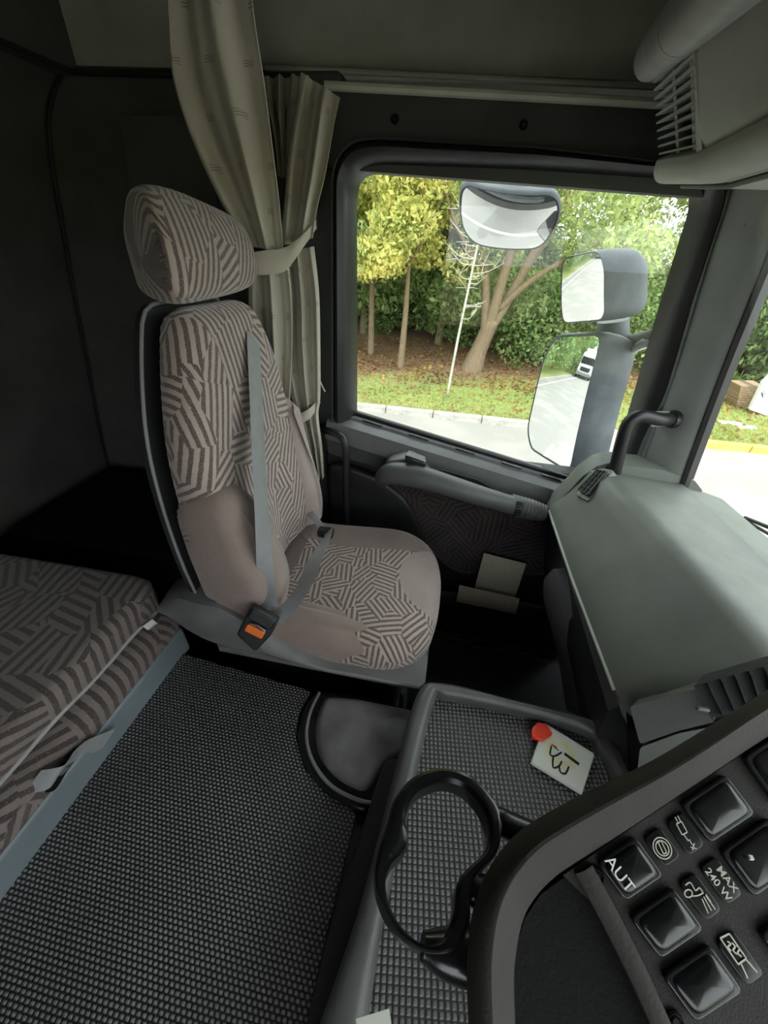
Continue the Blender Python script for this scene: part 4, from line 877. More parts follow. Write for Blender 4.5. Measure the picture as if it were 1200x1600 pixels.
# inner end column down to the tray
colp = [(905, 1010, .66), (935, 1060, .60), (955, 1110, .56), (975, 1160, .52), (992, 1200, .50)]
mb = MB(); rows = []
for a, b, Y in colp:
    p = A(a, b, Y=Y); rows.append([p+V(.02, .08, 0), p+V(0, .01, 0), p+V(.005, -.012, 0), p+V(.06, -.05, 0), p+V(.2, -.06, 0)])
sheet(mb, [r for r in cr([np.concatenate(r) for r in rows], 4) and [[q[3*i:3*i+3] for i in range(5)] for q in cr([np.concatenate(r) for r in rows], 4)]], V(.02, .02, -.01)); mb.build('inner_column', M['black'], dash)
# centre face pieces beneath the moulding: upper green-grey fascia and lower lip
def facia(px, Y, th, name, mat, bev=.006):
    P = [AP(a, b, V(.40, .385, -.62), norm(V(-.55, -.75, .35))) for (a, b), y in zip(px, Y)]; slab(MB(), roundpoly(P, .006, 3), th).build(name, mat, dash, bevel=0, smooth=False)
facia([(984, 1104), (1088, 1076), (1118, 1128), (1060, 1142), (1000, 1163)], [.40, .37, .345, .35, .375], V(.05, .05, -.02), 'centre_fascia', M['dash_shaded'])
facia([(1000, 1168), (1060, 1146), (1150, 1128), (1110, 1160), (1020, 1215), (996, 1205)], [.36, .345, .33, .33, .34, .36], V(.05, .05, -.02), 'centre_lip', M['dash'])
slab(MB(), [A(a, b, Y=.44) for a, b in ((978, 1108), (1100, 1085), (1215, 1052), (1230, 1130), (1120, 1250), (990, 1240))], V(.03, .03, -.05)).build('centre_core', M['void'], dash, smooth=False)
vt = thing('air_vent', A(1140, 1080, Y=.37), 'wide dark air vent in the centre dash beneath the moulding', 'air vent')
P = [A(a, b, Y=.375) for a, b in ((1084, 1072), (1215, 1035), (1225, 1090), (1112, 1122))]
slab(MB(), P, V(.03, .03, -.01)).build('vent_back', M['black_soft'], vt, smooth=False)
for i in range(7):
    a = P[0]+(P[1]-P[0])*(i/6); b = P[3]+(P[2]-P[3])*(i/6); d = V(-.003, -.012, .003)
    slab(MB(), [a, b, b+d, a+d], norm(P[1]-P[0])*.0012).build('fin', M['black_soft'], vt, smooth=False)
MB().box(A(1098, 1108, Y=.355), (.008, .003, .003)).build('thumb_tab', M['door'], vt, bevel=.002)
# unseen deck to the far side; with the bulkhead it blocks light from below
slab(MB(), [V(.50, .42, -.56), V(.86, .42, -.56), V(.86, -1.2, -.56), V(.50, -1.2, -.56)], V(0, 0, -.2)).build('windscreen_deck', M['dash'], dash, smooth=False, bevel=.02)

# ================================================================== INSTRUMENT PANEL (driver-side centre stack)
P0 = ray(985, 1355)*.275; P1 = ray(1200, 1085)*.315; P2 = ray(760, 1250)*.30
pn = norm(np.cross(P1-P0, P2-P0)); pn = pn if np.dot(pn, P0) < 0 else -pn
pu = norm(P1-P0); FP = (P0, pu, np.cross(pn, pu), pn)
if 1: FP = (P0, pu, np.cross(pn, pu), pn)
def PP(px, py, h=0.):
    d = ray(px, py); q0 = P0+pn*h; return d*(np.dot(q0, pn)/np.dot(d, pn))
ip = thing('instrument_panel', P0-V(0, 0, .15), 'dark moulded instrument stack with rocker switches in the near right corner', 'instrument panel')
so_ = [(738, 1700), (730, 1560), (731, 1480), (742, 1410), (768, 1350), (810, 1300), (870, 1262), (940, 1226), (1010, 1193), (1080, 1152), (1150, 1108), (1215, 1068), (1290, 1020)]
cr_ = [(775, 1700), (768, 1560), (769, 1485), (780, 1420), (804, 1368), (842, 1325), (895, 1290), (960, 1253), (1030, 1215), (1100, 1172), (1170, 1125), (1240, 1080), (1320, 1025)]
si_ = [(812, 1700), (806, 1560), (808, 1500), (820, 1440), (842, 1402), (872, 1372), (905, 1350), (975, 1305), (1050, 1255), (1110, 1215), (1170, 1175), (1240, 1130), (1330, 1070)]
S0, C0, I0 = [cr([PP(a, b, h) for a, b in s], 6) for s, h in ((so_, -.012), (cr_, .006), (si_, 0.))]
rings = []
for s, c, i in zip(S0, C0, I0):
    ou_ = norm(s-c-pn*np.dot(s-c, pn))
    DD = norm(V(.56, .26, -.80))
    rings.append([s+DD*.13-ou_*.02, s+DD*.06-ou_*.008, s+DD*.02-ou_*.002, s+DD*.006, s, s+(c-s)*.12+pn*.006, s+(c-s)*.35+pn*.009, s+(c-s)*.75+pn*.006, c+pn*.002, c+(i-c)*.5+pn*.000, i+(c-i)*.08-pn*.001, i-pn*.004, i-pn*.02])
mb = MB(); sheet(mb, rings, None); mb.build('surround', M['frame'], ip)
# recessed panels: textured blank bottom-left, switch panel right
bl_ = [(806, 1700), (802, 1560), (804, 1490), (820, 1435), (845, 1398), (885, 1368), (905, 1372), (945, 1440), (990, 1530), (1040, 1640), (1060, 1700)]
mb = MB(); slab(mb, [PP(a, b, -.008) for a, b in bl_], -pn*.01); mb.build('textured_blank', M['hair'], ip, smooth=False)
rd = [(900, 1366), (940, 1440), (985, 1530), (1030, 1630), (1060, 1700)]
mb = MB(); L_ = cr([PP(a, b, 0) for a, b in rd], 4); R_ = cr([PP(a+26, b-14, 0) for a, b in rd], 4)
sheet(mb, [[a-pn*.008, a-pn*.001, a+(b-a)*.25+pn*.001, a+(b-a)*.75+pn*.001, b-pn*.0005, b-pn*.008] for a, b in zip(L_, R_)], None); mb.build('divider_rib', M['frame'], ip)
sp = [(880, 1368), (960, 1312), (1060, 1245), (1150, 1185), (1240, 1125), (1380, 1030), (1400, 1700), (1075, 1700), (1045, 1620), (1000, 1530), (960, 1445)]
mb = MB(); slab(mb, [PP(a, b, -.004) for a, b in sp], -pn*.01); mb.build('switch_plate', M['switchpanel'], ip, smooth=False)
def swpoly(cx, cy, ax, ay):
    """parallelogram around a pixel centre: ax along the row, ay down the column"""
    return [(cx-ax[0]-ay[0], cy-ax[1]-ay[1]), (cx+ax[0]-ay[0], cy+ax[1]-ay[1]), (cx+ax[0]+ay[0], cy+ax[1]+ay[1]), (cx-ax[0]+ay[0], cy-ax[1]+ay[1])]
def to2(px, h=0.): return [((PP(a, b, 0)-P0) @ FP[1], (PP(a, b, 0)-P0) @ FP[2]) for a, b in px]
def switch(cx, cy, ax, ay, convex, lab, tall=.0062):
    t = thing('rocker_switch', PP(cx, cy, 0), lab, 'switch', 'rocker switches on the instrument stack')
    q = to2(swpoly(cx, cy, [v*1.07 for v in ax], [v*1.07 for v in ay]))
    mb = MB(); pillow(mb, roundpoly(q, .004), FP, .0045, .0015, 0, 44, base=-.0035, cap=False); mb.build('switch_frame', M['blackgloss'], t)
    q = to2(swpoly(cx, cy, ax, ay)); mb = MB(); c2 = np.mean(np.array(q), 0); ha = np.array(q[3])-np.array(q[0]); L2 = np.linalg.norm(ha); ha = ha/L2
    def wp(w_, p, h):
        s = ((np.array(p)-c2) @ ha)/(L2/2); return w_+pn*(-convex*s*s*(-.0022))*max(0, min(1, h/.006))
    pillow(mb, roundpoly(q, .007, 5), FP, tall, .0055, .0005, 48, base=-.003, warp=wp, steps=6); mb.build('rocker', M['switch'], t)
    return t
ROW = np.array([.82, -.57]); COL = np.array([.57, .82])
SW = [switch(985, 1358, (28, -19), (21, 29), 0, 'black rocker switch marked AUT nearest the tray'),
      switch(1042, 1443, (32, -22), (23, 31), -1, 'glossy rocker switch directly below the AUT switch'),
      switch(1098, 1537, (35, -23), (25, 35), -1, 'blank rocker switch lowest in the column under the AUT switch'),
      switch(1122, 1264, (33, -22), (22, 29), -1, 'rocker switch in the row beyond the trailer brake symbol'),
      switch(1190, 1340, (36, -25), (25, 34), 0, 'rocker switch with small white dot beside the wattage plate'),
      switch(1232, 1195, (40, -27), (27, 37), -1, 'uppermost rocker switch partly cut off at the right edge'),
      switch(1252, 1468, (36, -25), (26, 34), -1, 'rocker switch at the right edge beyond the heated-glass symbol')]
# symbol plates
def plate(cx, cy, ax, ay, lab):
    t = thing('symbol_plate', PP(cx, cy, 0), lab, 'symbol plate', 'symbol plates between the rocker switches')
    q = to2(swpoly(cx, cy, ax, ay)); mb = MB(); pillow(mb, roundpoly(q, .004, 5), FP, .002, .0008, 0, 40, base=-.0035, cap=False); mb.build('plate', M['switch'], t)
    return t
FPh = (P0-pn*.0, FP[1], FP[2], pn)
def marks(t, strokes, w=.0007, mat='labelcol'):
    mb = MB()
    for s in strokes: stroke(mb, s, FPh, -.0012, w)
    mb.build('symbol', M[mat], t, smooth=False)
def circ(cx, cy, rx, ry=None, a0=0, a1=2*PI, rot=0.): 
    ry = ry or rx; return [(cx+rx*math.cos(a)*math.cos(rot)-ry*math.sin(a)*math.sin(rot), cy+rx*math.cos(a)*math.sin(rot)+ry*math.sin(a)*math.cos(rot)) for a in np.linspace(a0, a1, 14)]
p = plate(1037, 1325, (13, -9), (17, 23), 'black plate with circled brake symbol beside the AUT switch')
marks(p, [circ(1036, 1326, 13, 18, rot=-.55)[:], circ(1036, 1326, 9, 13, rot=-.55), [(1029, 1316), (1038, 1335)], [(1034, 1314), (1043, 1333)], [(1029, 1316), (1034, 1314)], [(1038, 1335), (1043, 1333)]])
p = plate(1074, 1304, (13, -9), (18, 26), 'black plate with cylinder and lamp symbol, upper row')
marks(p, [[(1056, 1277), (1061, 1287)], [(1060, 1275), (1065, 1285)], [(1058, 1288), (1067, 1305)], [(1066, 1284), (1075, 1301)], [(1058, 1288), (1066, 1284)], [(1067, 1305), (1075, 1301)], [(1070, 1305), (1077, 1315)], [(1078, 1312), (1083, 1321)], [(1080, 1324), (1090, 1327)], [(1086, 1318), (1083, 1329)]])
p = plate(1097, 1403, (13, -9), (22, 30), 'black plate with tipping vehicle and beam symbol, middle row')
marks(p, [circ(1077, 1397, 6), [(1072, 1384), (1080, 1380), (1088, 1392), (1094, 1388), (1100, 1396)], [(1083, 1401), (1092, 1400), (1100, 1396)], [(1101, 1402), (1113, 1424)], [(1104, 1400), (1119, 1422)], [(1098, 1405), (1108, 1428)], [(1104, 1398), (1112, 1410)]])
p = plate(1130, 1378, (13, -9), (22, 30), 'black plate reading MAX 240 W between the switches')
plmax = p
p = plate(1160, 1500, (14, -10), (25, 35), 'black plate with heated glass symbol at the lower right')
marks(p, [[(1127, 1467), (1141, 1460)], [(1141, 1460), (1168, 1499)], [(1168, 1499), (1155, 1508)], [(1155, 1508), (1127, 1467)], [(1138, 1472), (1143, 1476), (1139, 1481), (1144, 1487)], [(1145, 1474), (1150, 1480), (1147, 1486), (1153, 1492)], [(1152, 1478), (1157, 1484), (1154, 1490), (1160, 1496)], [(1159, 1506), (1170, 1530)], [(1167, 1500), (1185, 1521)]], .0009)
def textmesh(body, name, par, mat, org, ux, uy, size, h, bold=0.):
    cu_ = bpy.data.curves.new(name, 'FONT'); cu_.body = body; cu_.size = 1; cu_.offset = bold; cu_.align_x = 'CENTER'; cu_.align_y = 'CENTER'; cu_.extrude = .02
    ob = bpy.data.objects.new('tmp', cu_); C.objects.link(ob); dg = bpy.context.evaluated_depsgraph_get(); me = bpy.data.meshes.new_from_object(ob.evaluated_get(dg))
    vs = [org+np.array(ux)*v.co.x*size+np.array(uy)*v.co.y*size+h*np.cross(ux, uy)+np.cross(ux, uy)*v.co.z*size*.2 for v in me.vertices]; fs = [tuple(p.vertices) for p in me.polygons]
    bpy.data.objects.remove(ob); bpy.data.meshes.remove(me)
    return build(name, vs, fs, M[mat], par, smooth=False)
def txt(body, px, px2, up, size, par, mat='white', h=0., bold=0.):
    o_, e_ = PP(*px, h), PP(*px2, h); ux = norm(e_-o_); uy = np.cross(pn, ux); textmesh(body, 'lettering', par, mat, o_, ux, uy, size, 0., bold)
txt('AUT', (968, 1366), (978, 1380), 0, .0108, SW[0], 'white', .0042)
txt('MAX', (1136, 1374), (1145, 1386), 0, .0068, plmax, 'labelcol', -.0012, .012)
txt('240 W', (1122, 1382), (1131, 1394), 0, .0066, plmax, 'labelcol', -.0012, .012)
mb = MB(); q = PP(1173, 1340, .0065); mb.box(q, (.0012, .0012, .0012)); mb.build('indicator_dot', M['white'], SW[4])
for a, b in ((932, 1369), (1055, 1596)):
    p = PP(a, b, -.003); mb = MB(); u_, v_ = FP[1], FP[2]
    mb.loft([[p+(u_*math.cos(x)+v_*math.sin(x))*r_+pn*h for x in np.linspace(0, 2*PI, 18, endpoint=False)] for r_, h in ((.0052, -.001), (.0052, .001), (.0042, .002), (.003, .0005), (.002, .0015))]); mb.build('screw', M['blackgloss'], ip)
# scrap of paper at the console's near end
P = [A(a, b, Z=-.62) for a, b in ((556, 1592), (608, 1576), (613, 1610), (560, 1625))]
t = tag(slab(MB(), P, V(0, 0, .0012)).build('paper_scrap', M['paper'], smooth=False), 'corner of pale paper at the near end of the console', 'paper')

# ================================================================== OUTSIDE MIRRORS
def mirror_glass(px, ctr, Y, rdir, convex, name, par, shrink=1.):
    c = A(*ctr, Y=Y); d = norm(c); r_ = norm(rdir); n = norm(r_-d)
    P = [AP(a, b, c, n) for a, b in px]; P = [c+(p-c)*shrink for p in P]
    u = norm(np.cross(V(0, 0, 1), n)); v = np.cross(n, u); loc = [((p-c) @ u, (p-c) @ v) for p in P]
    return c, u, v, n, loc
def build_mirror(label, px, ctr, Y, rdir, Rcv, depth, back, rad, shrinkback=.7, extra=None):
    c, u, v, n, loc = mirror_glass(px, ctr, Y, rdir, 0, '', None)
    root = thing('wing_mirror', c-V(0, 0, .1), label, 'mirror', 'outside mirrors of the passenger door')
    pl_ = roundpoly(loc, rad, 6); cN = 72; Pn = np.array(resample(pl_, cN)); cen = Pn.mean(0)
    mb = MB(); rr = []
    for s in (1., .97, .85, .7, .55, .4, .25, .1):
        rr.append([c+u*q[0]+v*q[1]-n*((q @ q)/(2*Rcv))+n*.003 for q in (cen+(Pn-cen)*s)])
    back_ring = [p-n*.004 for p in rr[0]]
    mb.loft([back_ring]+rr, True, True); g_ = mb.build('mirror_glass', M['mirror'], root, sharp=60)
    back = np.array(back, float); rr = []
    f = lambda s, k: [c+u*q[0]+v*q[1]-n*((q @ q)/(2*Rcv))+back*k for q in (cen+(Pn-cen)*s)]
    rr = [[p-n*.002 for p in f(.995, 0)], [p+n*.004 for p in f(1.01, 0)], [p+n*.005 for p in f(1.035, 0)], [p for p in f(1.06, .04)], f(1.07, .2), f(1.05, .5), f(1.0, .75), f(.88, .92), f(shrinkback, 1.)]
    mb = MB(); mb.loft(rr, True, True); hs = mb.build('housing', M['mirrorhousing'], root)
    return root, c, u, v, n
main_px = [(872, 524), (950, 521), (916, 640), (893, 738), (858, 718), (824, 676), (843, 600)]
mm, mc, mu, mv, mn = build_mirror('tall main wing mirror outside the door window, showing the road behind', [(868, 527), (938, 524), (930, 560), (888, 736), (830, 700), (824, 672), (850, 560)], (882, 625), 1.50, (-1, .14, -.15), 4.0, 0, V(.155, .03, -.01), [.03, .03, .03, .03, .02, .04, .04])
wa, wc_, wu, wv, wn = build_mirror('smaller wide-angle wing mirror mounted above the tall main mirror', [(878, 405), (935, 393), (944, 420), (943, 488), (938, 499), (880, 504), (877, 480)], (912, 450), 1.50, (-1, .20, -.22), 1.2, 0, V(.14, .03, .02), [.03, .03, .03, .03, .02, .02, .03], .8)
kb, kc, ku, kv, kn = build_mirror('rounded kerb mirror hanging above the door window', [(722, 300), (866, 312), (871, 345), (850, 385), (835, 395), (740, 388), (722, 365), (718, 330)], (795, 348), 1.42, (-.05, .12, -1.), .5, 0, V(0, .06, .03), [.04]*8)
MB().tube([A(838, 500, Y=1.6)*0+A(958, 500, Y=1.60), A(955, 530, Y=1.6)], [.05, .055], 18).build('neck', M['mirrorhousing'], wa)
path = cr([A(965, 535, Y=1.62), A(985, 535, Y=1.58), A(1015, 528, Y=1.45), A(1060, 515, Y=1.30)], 6); MB().tube(path, .026, 14).build('support_arm', M['mirrorhousing'], mm)
MB().tube([A(990, 545, Y=1.50), A(1008, 536, Y=1.44), A(1040, 528, Y=1.36)], [.012, .018, .018], 12).build('arm_cap', M['silver'], mm)
MB().tube([A(905, 752, Y=1.52), A(912, 738, Y=1.52), A(925, 722, Y=1.52)], [.045, .042, .03], 16).build('lower_joint', M['mirrorhousing'], mm)
slab(MB(), [A(780, 262, Y=1.45), A(830, 264, Y=1.45), A(824, 306, Y=1.46), A(784, 303, Y=1.46)], V(0, .04, .0)).build('hanger', M['black'], kb, smooth=False, bevel=.008)
# faint moulded lettering strokes on the near faces of both housings
def emboss(par, px, Y, n):
    mb = MB(); F = (A(*px, Y=Y), V(1, 0, 0), V(0, 0, 1), V(0, -1, 0))
    for k_ in range(n):
        a = px[0]+random.uniform(-9, 9); b = px[1]-28+k_*56/n; stroke(mb, [(a, b), (a+random.uniform(2, 5), b+random.uniform(-2, 2))], F, .0, .002)
    return mb
# ================================================================== WIPER
wp = thing('wiper', A(1180, 815, Y=.95), 'black windscreen wiper blade outside the glass at the right edge', 'wiper')
wp0, wp1 = V(.74, .93, -.52), None
a = A(1143, 801, X=.80); b = A(1225, 848, X=.83)
MB().tube([a, b], .004, 6).build('rubber_blade', M['rubber'], wp); MB().tube([a+(b-a)*.25+V(.0, 0, .006), b+V(.01, 0, .018)], .005, 8).build('arm', M['black'], wp)

# ================================================================== OUTDOORS
G0 = -2.7
st(slab(MB(), [V(-150, -60, G0), V(150, -60, G0), V(150, 7.1, G0), V(-150, 7.1, G0)], V(0, 0, -.1)).build('ground_road', M['asphalt'], smooth=False))
mb = MB(); xs_ = np.linspace(-150, 150, 121); ysv = [7.2, 7.6, 8.2, 9, 10, 11, 12.5, 15, 20, 40, 90]
sheet(mb, [[V(x, y, G0+.09+.0*x+.01*math.sin(x*1.1+y*.7)+max(0, y-12)*.02) for x in xs_] for y in ysv], V(0, 0, -.2)); st(mb.build('ground_verge', M['verge']))
# far side of the road: verge and trees behind the truck's right side
st(slab(MB(), [V(-150, -90, G0+.05), V(150, -90, G0+.05), V(150, -9, G0+.05), V(-150, -9, G0+.05)], V(0, 0, -.04)).build('ground_far_verge', M['verge'], smooth=False))
# kerb stones
kp = None
for i in range(-34, 14):
    x = i*.915+.2; m_ = M['yellowpaint'] if 4.2 < x < 6.1 else M['kerb']
    if i <= -8: continue
    if kp is None or m_ == M['yellowpaint']:
        o = MB().box((x, 7.15, G0+.045), (.45, .07, .07)).build('kerb_stone', m_, bevel=.015)
        tag(o, 'faded yellow painted kerb stone of the verge seen through the windscreen' if m_ == M['yellowpaint'] else 'grey concrete kerb stone edging the grass verge', 'kerb stone', 'yellow kerb stones' if m_ == M['yellowpaint'] else 'grey kerb stones')
        if m_ == M['kerb']: kp = o
    else:
        o = kp.copy(); C.objects.link(o); o.location.x = x
st(MB().box((-68, 7.15, G0+.045), (60.5, .07, .07)).build('kerb_far_run', M['kerb'])); 
# white lines on the road (seen in the mirrors)
for nm, y0, w in (('white_edge_line', 6.2, .07), ('white_lay_by_line', -3.2, .1)):
    tag(MB().box((-68, y0, G0+.003), (60, w, .003)).build('road_line', M['whitepaint']), 'long white line painted on the road '+('close to the kerb' if y0 > 0 else 'on the far side of the truck, reflected in the wing mirror'), 'road line')
tag(MB().tube([V(x, 2.25+.02*math.sin(x), G0+.004) for x in np.linspace(-6, 8, 30)], .07, 6, flat=.06).build('road_line', M['whitepaint']), 'white line on the ground beside the truck, curved in the kerb mirror', 'road line')
def leaves(n, blobs, size, seed):
    r = np.random.default_rng(seed); k = r.choice(len(blobs), n, p=np.array([b[3]**2*b[4] for b in blobs])/sum(b[3]**2*b[4] for b in blobs))
    d = r.normal(size=(n, 3)); d /= np.linalg.norm(d, axis=1)[:, None]; rad = r.uniform(.35, 1., n)**.45
    B = np.array([[b[0], b[1], b[2]] for b in blobs])[k]; rx = np.array([b[3] for b in blobs])[k]; rz = np.array([b[4] for b in blobs])[k]
    c = B+d*np.stack([rx*rad, rx*rad, rz*rad], 1)
    a = r.normal(size=(n, 3)); a /= np.linalg.norm(a, axis=1)[:, None]; b = r.normal(size=(n, 3)); b -= a*(a*b).sum(1)[:, None]; b /= np.linalg.norm(b, axis=1)[:, None]
    s = size*r.uniform(.6, 1.3, n)[:, None]
    v = np.stack([c-a*s, c-b*s*.5, c+a*s, c+b*s*.5], 1).reshape(-1, 3); return v
def quadmesh(name, v, mat):
    n = len(v)//4; me = bpy.data.meshes.new(name); me.vertices.add(len(v)); me.vertices.foreach_set('co', v.astype(np.float32).ravel())
    me.loops.add(len(v)); me.loops.foreach_set('vertex_index', np.arange(len(v), dtype=np.int32)); me.polygons.add(n)
    me.polygons.foreach_set('loop_start', np.arange(0, 4*n, 4, dtype=np.int32)); me.update(calc_edges=True); me.materials.append(mat); return me
def trunkmesh(name, paths, mat):
    mb = MB()
    for p, r in paths: 
        pp = cr(p, 5); mb.tube(pp, list(np.interp(np.linspace(0, 1, len(pp)), np.linspace(0, 1, len(r)), r)), 8)
    me = bpy.data.meshes.new(name); me.from_pydata([tuple(x) for x in mb.v], [], mb.f); me.materials.append(mat)
    for q in me.polygons: q.use_smooth = True
    return me
def tree(x, y, crown, trunk, label, cat='tree', group=None, sc=1., rz=0., name='tree', cz=1.):
    t = bpy.data.objects.new(name, None); C.objects.link(t); t.location = (x, y, .05); t.rotation_euler = (0, 0, rz); t.scale = (sc, sc, sc*cz); tag(t, label, cat, group)
    for nm, me in (('crown', crown), ('trunk', trunk)):
        if me is None: continue
        o = bpy.data.objects.new(nm, me); C.objects.link(o); o.parent = t
    return t
def blobs(seed, n, r, zc, h, br):
    q = np.random.default_rng(seed); out = []
    for i in range(n):
        a = q.uniform(0, 2*PI); d = r*math.sqrt(q.uniform(0, 1)); z = zc+q.uniform(-h, h); out.append((d*math.cos(a), d*math.sin(a), z, br*q.uniform(.7, 1.3), br*q.uniform(.5, .9)))
    return out
def gentrunk(seed, H_, spread, r0, nb=5, z0=1.2):
    q = np.random.default_rng(seed); P = [([V(0, 0, -.1), V(.05, .02, H_*.35), V(.0, .1, H_*.8)], [r0*1.3, r0*.8, r0*.25])]
    for i in range(nb):
        a = q.uniform(0, 2*PI); z = z0+q.uniform(0, H_*.4); e = spread*q.uniform(.6, 1)
        P.append(([V(0, 0, z), V(math.cos(a)*e*.5, math.sin(a)*e*.5, z+H_*.18), V(math.cos(a)*e, math.sin(a)*e, z+H_*.42)], [r0*.5, r0*.3, r0*.08]))
    return P
cr_y = quadmesh('maple_crown', leaves(16000, blobs(1, 26, 1.5, 3.7, 2.1, .62), .056, 1), M['leaf_yellow'])
cr_m = quadmesh('mixed_crown', leaves(12000, blobs(2, 40, 2.6, 4.4, 2.0, .75), .075, 2), M['leaf_mix'])
cr_g = quadmesh('green_crown', leaves(13000, blobs(3, 34, 2.0, 3.6, 2.6, .9), .085, 3), M['leaf_green'])
cr_h = quadmesh('hedge_crown', leaves(9000, blobs(4, 26, 1.6, 1.1, .9, .75), .07, 4), M['leaf_green'])
cr_d = quadmesh('dark_crown', leaves(9000, blobs(5, 30, 2.2, 2.0, 2.0, 1.1), .14, 5), M['leaf_dark'])
cr_f = quadmesh('far_crown', leaves(4500, blobs(6, 26, 2.8, 4.2, 2.8, 1.3), .20, 6), M['leaf_green'])
tk_s = trunkmesh('slim_trunk', gentrunk(1, 4.5, 1.2, .075, 5, 1.6), M['bark'])
tk_m = trunkmesh('mid_trunk', gentrunk(2, 5.5, 1.8, .11, 6, 1.7), M['bark'])
big = [([V(-.1, 0, -.1), V(.03, 0, .55), V(.22, 0, 1.25)], [.34, .20, .17]), ([V(.12, 0, .9), V(.5, .1, 1.7), V(1.0, .2, 2.9), V(1.9, .3, 4.6)], [.15, .12, .10, .05]),
       ([V(.15, 0, 1.0), V(.25, -.1, 1.9), V(.35, -.1, 3.2), V(.2, 0, 5.)], [.14, .11, .09, .04]), ([V(.1, 0, 1.), V(-.05, .05, 1.9), V(-.35, .1, 3.1), V(-.6, .2, 4.8)], [.12, .09, .07, .03]),
       ([V(.3, 0, 1.45), V(.9, -.1, 2.1), V(1.8, -.2, 2.7), V(2.9, -.3, 3.2)], [.08, .06, .045, .02]), ([V(.6, .1, 2.), V(1.2, .3, 3.2), V(1.4, .4, 4.8)], [.07, .06, .02]), ([V(-.1, 0, 2.2), V(-.9, -.2, 3.0), V(-1.5, -.3, 4.2)], [.05, .04, .015])]
tk_b = trunkmesh('forked_trunk', big, M['bark'])
cr_b = quadmesh('forked_crown', leaves(22000, [b for b in blobs(12, 90, 3.6, 4.6, 2.3, .5) if b[2] > 2.5], .06, 12), M['leaf_mix'])
tree(.54, 10.5, cr_b, tk_b, 'large tree with thick forked leaning trunk in the middle of the verge', group=None)
tree(-1.35, 10.1, cr_y, tk_s, 'yellow-leaved tree with slim trunk left of the forked tree')
tree(-2.35, 11.2, cr_y, tk_s, 'yellow-green tree nearest the left edge of the door window', rz=1.7, sc=1.05)
tree(-3.8, 10.6, cr_y, tk_s, 'yellow-green tree hidden by the left window frame', rz=2.7, sc=1.1)
for i, (x, y, c_, rz, s) in enumerate([(-.6, 13.4, cr_g, .3, 1.0), (-3.2, 14., cr_g, 1.3, 1.05), (1.9, 14.5, cr_m, 2.2, .95), (-5.5, 13.6, cr_m, 3.1, 1.05), (4.4, 15.2, cr_m, .8, .92), (7.2, 14.2, cr_m, 1.9, .9)]):
    tree(x, y, c_, tk_m, ['green tree of the woodland edge between the slim trunks', 'green tree behind the yellow trees at the left', 'turning tree standing behind the forked trunk', 'turning tree far left behind the window frame', 'turning tree above the wide-angle mirror', 'turning tree behind the right window frame'][i], group='woodland edge trees', rz=rz, sc=s)
# understorey
for i, (x, y, rz, s) in enumerate([(1.9, 12.4, .2, .95), (3.9, 12.6, 1.2, .95), (6.1, 12.8, 2.1, .95), (-.4, 14.2, 3., .7), (-2.7, 14.8, .4, .7), (8.2, 12.6, 2.6, .9)]):
    tree(x, y, cr_h, None, ['green bush right of the forked trunk', 'green bush seen below the wide-angle mirror', 'green bush at the right of the door window', 'low bush in shade between slim trunks', 'low bush in shade at the far left', 'green bush next to the windscreen pillar'][i], 'bush', 'understorey bushes', rz=rz, sc=s, name='bush')
for i, x in enumerate(np.arange(-11, 15, 2.9)):
    tree(float(x), 17.5, cr_d, None, 'dark evergreen backdrop shrub deep in the wood', 'bush', 'dark backdrop shrubs', rz=float(x)*1.7, sc=1.0, name='bush', cz=.95 if x < 1 else .62)
# hedge and trees seen through the windscreen
for i, (x, y, rz, s) in enumerate([(8.4, 11.0, .5, 1.0), (10.4, 11.6, 1.6, 1.15), (12.8, 12.2, 2.4, 1.3), (15.5, 12.5, 2.9, 1.3)]):
    tree(x, y, cr_h, None, ['rounded green bush behind the brick pier through the windscreen', 'tall green bush left of the white sign', 'large green bush behind the white sign', 'green bush past the white sign'][i], 'bush', 'roadside bushes ahead', rz=rz, sc=s, name='bush', cz=1.5)
for i, (x, y) in enumerate([(11, 16), (15, 15.5), (20, 16), (26, 15)]):
    tree(x, y, cr_g, tk_m, 'green tree beyond the roadside bushes ahead', 'tree', 'trees ahead of the truck', rz=x*1., sc=1.15)
# trees along the road behind (seen in the mirrors), both sides
for i, x in enumerate(np.r_[-9:-60:-3.9]):
    tree(float(x), 10.8+.05*abs(x)*(i % 2)-.03*abs(x), cr_f, tk_m, 'roadside tree behind the truck, seen small in the main wing mirror', 'tree', 'trees along the road behind', rz=float(x), sc=.9+.1*(i % 3))
for i, x in enumerate(np.r_[-40:-130:-9.]):
    tree(float(x), -16+(x+40)*-.22, cr_f, tk_m, 'distant tree on the far side of the road behind the truck', 'tree', 'trees on the far side of the road', rz=float(x), sc=1.2)
for i, y in enumerate(np.r_[-14:26:6.]):
    tree(-112+(i % 2)*5, float(y), cr_f, tk_m, 'distant tree closing the road behind the truck', 'tree', 'distant trees closing the road', rz=float(y), sc=1.3)
